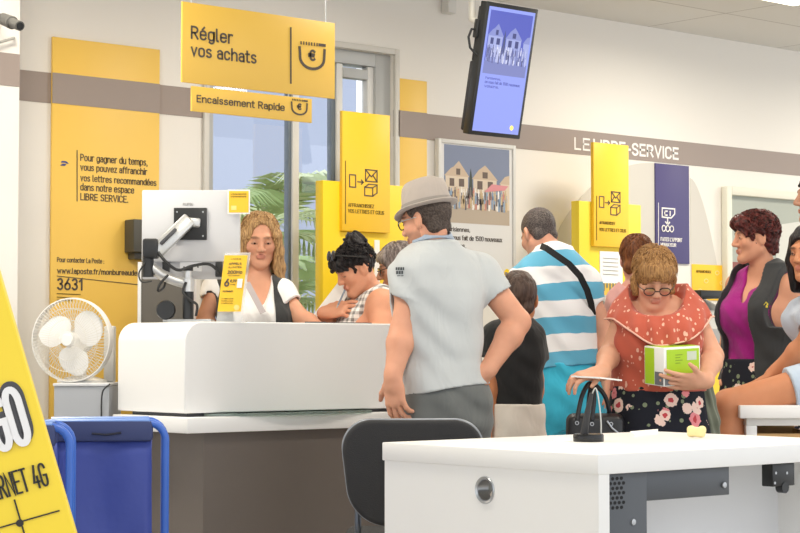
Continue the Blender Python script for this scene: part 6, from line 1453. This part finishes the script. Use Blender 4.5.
for i in range(4): b.bm.faces.new((a_[i], c_[i], c_[(i+1) % 4], a_[(i+1) % 4]))
b.build('sheet', paper, r)
# handbag hanging from her hand
s = Spot(594, 7.02); J = s.J; r = s.root('handbag', 'black leather handbag hanging from the coral woman\'s hand by its looped handles', 'bag'); lea = mat('black leather', '#1d1d20', .4, bump=.15, bscale=120)
a, c = J(566, 470), J(624, 413); S_ = Sdf()
S_.rbox(((a.x + c.x)/2, .0, (a.z + c.z)/2), ((c.x - a.x)/2, .055, (c.z - a.z)/2), None, .03); S_.warp(lambda x, y, z: .3*np.abs(y)*np.clip((z - a.z)/(c.z - a.z), 0, 1)); sdf_obj('body', S_, lea, r, .005)
for y, (p0, t0, t1, p1) in ((-.045, ((577, 420), (582, 396), (590, 383), (592, 420))), (.045, ((587, 420), (590, 392), (593, 384), (611, 420)))):
    p0, t0, t1, p1 = J(*p0, y), J(*t0, y*.5), J(*t1, y*.2), J(*p1, y)
    MB().tube(smooth_path([p0, t0, t1, (t1 + p1)/2 + Vector((.012, 0, .02)), p1]), .0085, 10).build('handle', lea, r)
for px, py in ((577, 423), (592, 424), (611, 424)):
    q = J(px, py, -.05); b = MB(); b.lathe([(.0045, 0), (.0075, 0), (.0075, .004), (.0045, .004), (.0045, 0)], 16, basis(q, (1, 0, 0), (0, 0, 1), (0, -1, 0))); b.build('ring', mat('brushed steel', '#b9bcc0', .3, 1), r)
b = MB(); b.tube([J(607, 421, -.056), J(612, 428, -.058), J(618, 433, -.056)], .004, 8); b.build('zip_pull', mat('brushed steel', '#b9bcc0', .3, 1), r)
# knitted bag at her other side
s = Spot(704, 7.2); J = s.J; a, c = J(695, 436), J(714, 375); S_ = Sdf(); S_.loft([(a.z - .06, (a.x + c.x)/2 + .01, .0, .055, .05), (a.z + .05, (a.x + c.x)/2 + .005, .0, .05, .05), (c.z, (a.x + c.x)/2 - .005, .0, .030, .035)], 0, .01, ripple=lambda t, z: .004*np.sin(9*t + 40*z)); S_.warp(folds(.003, 60, 2))
r = s.root('knitted_scarf', 'grey green knitted scarf hanging at the coral woman\'s hip', 'scarf'); sdf_obj('cloth', S_, c_olive, r, .005)
for k in range(9):
    q = Vector(((a.x + c.x)/2 - .04 + .011*k, -.035 + .008*abs(k - 4), a.z - .055)); MB().tube([q, q + Vector((.003*math.sin(k), 0, -.03)), q + Vector((0, 0, -.055))], [.004, .0035, .002], 6).build('tassel', c_olive, r)
# ---- the paper and pen of the writing woman
s = Spot(345, 8.30); J = s.J
pn = s.root('pen', 'slim grey pen in the writing woman\'s hand', 'pen'); MB().tube([J(338, 305, -.02), J(345, 290, .0)], [.004, .0045], 8).build('barrel', mat('pen grey', '#7f8894', .3), pn); MB().tube([J(336.6, 308, -.024), J(338, 305, -.02)], [.001, .004], 8).build('tip', alu, pn)
s = Spot(332, 8.40); J = s.J; r = s.root('paper_sheet', 'white paper slanting up from the counter in the writing woman\'s hand', 'paper'); b = MB(); P4 = [J(310, 319, .0), J(334, 318, -.03), J(352, 287, .02), J(339, 281, .05)]
a_ = [b.bm.verts.new(v) for v in P4]; c_ = [b.bm.verts.new(v + Vector((.001, .002, 0))) for v in P4]
b.bm.faces.new(a_); b.bm.faces.new(c_[::-1])
for i in range(4): b.bm.faces.new((a_[i], c_[i], c_[(i+1) % 4], a_[(i+1) % 4]))
b.build('sheet', paper, r)
# ---- white bench at the right and the cardboard tray below it
def bench(zs):
    s = Spot(800, 7.35); J = s.J; r = s.root('white_bench', 'white high bench the woman in denim shorts sits on', 'bench'); x0, x1 = J(740, 410, 0).x, J(740, 410, 0).x + 1.1; z1 = zs; zb = J(760, 418.5, 0).z
    b = MB(); b.box((x0, 0, zb), (x1, .46, z1), .004); b.build('top', white_l, r); za = J(760, 426).z
    b = MB(); b.box((x0 + .03, .03, za), (x1 - .03, .43, zb), .002); b.build('apron', mat('off-white laminate', '#e2e1dd', .4), r)
    for x in (x0 + .028, x1 - .07):
        for y in (.028, .39): b = MB(); b.box((x, y, 0), (x + .042, y + .042, za), .002); b.build('leg', white_l, r)
    zsf = .60
    b = MB(); b.box((x0 + .072, .04, zsf), (x1 - .072, .42, zsf + .02)); b.build('shelf', white_l, r)
    return s, x0, zsf + .02
def tray(zf):
    s = Spot(775, 7.42, zf); J = s.J; r = s.root('cardboard_tray', 'open brown cardboard tray under the white bench', 'tray'); m = mat('brown cardboard', '#c79f6c', .8, var=.08, bscale=20)
    x0, x1 = J(756, 440).x, J(808, 440).x; z1 = J(756, 431).z; d = .26
    b = MB(); b.box((x0, 0, 0), (x1, d, .006)); b.build('bottom', m, r)
    for lo, hi in (((x0, 0, 0), (x1, .006, z1 - .01)), ((x0, d - .006, 0), (x1, d, z1 + .01)), ((x0, .006, 0), (x0 + .006, d - .006, z1)), ((x1 - .006, .006, 0), (x1, d - .006, z1))): b = MB(); b.box(lo, hi); b.build('side', m, r)
    MB().box((x0 + .008, -.001, 0), (x0 + .05, .0, .01)); return r
# ---- security camera on the left wall
p = at_Y(5, 22, YP - .01); r = empty('security_camera', p, 0, label='small dark security camera with a white bracket high on the left wall', cat='camera')
wp_ = mat('white bracket', '#dedad4', .4)
a0 = at_Y(0, 24, YP - .004); b = MB(); b.lathe([(0, 0), (.05, 0), (.05, .012), (0, .016)], 26, basis((a0.x - .05, YP - .0005, a0.z), (1, 0, 0), (0, 0, 1), (0, -1, 0))); build(b, 'wall_plate', wp_, r)
e0, e1 = at_D(3, 19, 7.40), at_D(20, 26, 7.28)
b = MB(); b.tube([(a0.x - .05, YP - .012, a0.z), (a0.x - .05, YP - .07, a0.z + .02), e0 + Vector((-.05, 0, .02))], .012, 10); build(b, 'arm', wp_, r)
d = (e1 - e0).normalized(); b = MB(); b.tube([e0 - d*.05, e0, e0 + d*.001, e0 + (e1 - e0)*.55, e0 + (e1 - e0)*.56, e1], [.016, .018, .024, .026, .020, .019], 20); cb = build(b, 'body', mat('dark grey camera', '#4c4b48', .5), r)
b = MB(); b.tube([e1 - d*.001, e1 + d*.003], .014, 18); build(b, 'lens', mat('glossy black', '#151516', .25), cb)
a1 = at_Y(-2, 44, YP - .02); b = MB(); b.tube([at_Y(-6, 44, YP - .03), at_Y(14, 38, YP - .03)], .006, 8); b.tube([at_Y(14, 38, YP - .03), at_Y(14, 38, YP)], .006, 8); build(b, 'bracket_rod', mat('grey bracket', '#a9a7a2', .4), r)
# ------------------------------------------------------------------ place the people
hat_man(); stripe_man(); child(); coral_woman(); clerk(); dark_woman(); elder(); rear_woman(); purple_woman()
PS = seated_woman(); cap_man()
_, _, zf = bench(PS.zs); tray(zf)
# ------------------------------------------------------------------ lights
lp = mat('lamp diffuser', '#fff6e2', .5, emit=3.0)
def ceiling_light(x, y, label, power):
    r = empty('ceiling_light', (x, y, ZC), 0, label=label, cat='light', group='square ceiling lights')
    b = MB(); b.box((-.30, -.30, -.012), (.30, .30, -.0006), .002); b.build('frame', white_m, r)
    b = MB(); b.box((-.275, -.275, -.016), (.275, .275, -.0122)); b.build('diffuser', lp, r)
    L = bpy.data.lights.new('lamp', 'AREA'); L.shape = 'SQUARE'; L.size = .55; L.energy = power; L.color = (1, .93, .80)
    o = bpy.data.objects.new('lamp', L); COL.objects.link(o); o.location = (0, 0, -.02); o.parent = r; L.spread = math.radians(170)
q = at_Z(766, 1.2, ZC); gx, gy = q.x - .12, q.y - .34
for dx, dy, label, pw in ((0, 0, 'bright square ceiling light at the top edge above the seated woman', 26), (-2.4, 0, 'square ceiling light in front of the hanging screen', 14), (-4.8, .0, 'square ceiling light over the counter', 30), (0, -2.4, 'square ceiling light over the white desk', 9), (-2.4, -2.4, 'square ceiling light over the man in the trilby', 18), (-4.8, -2.4, 'square ceiling light over the mail trolleys', 22), (2.4, 0, 'square ceiling light at the far right', 26)):
    ceiling_light(gx + dx, gy + dy, label, pw)
w = bpy.data.worlds.new('World'); S.world = w; w.use_nodes = True; bg = w.node_tree.nodes['Background']
bg.inputs['Color'].default_value = (.93, .96, 1, 1); bg.inputs['Strength'].default_value = 1.25
# ------------------------------------------------------------------ camera
cd = bpy.data.cameras.new('Camera'); cam = bpy.data.objects.new('Camera', cd); COL.objects.link(cam)
cd.sensor_width = 36; cd.lens = F*36/800; cam.location = CAM; cam.rotation_euler = (math.pi/2 + PITCH, 0, -YAW); cd.clip_end = 100
S.camera = cam
vs = S.view_settings; vs.view_transform = 'Standard'; vs.look = 'None'; vs.gamma = 1; vs.use_curve_mapping = False; vs.exposure = 0.33
S.cycles.max_bounces = 8; S.cycles.use_denoising = True
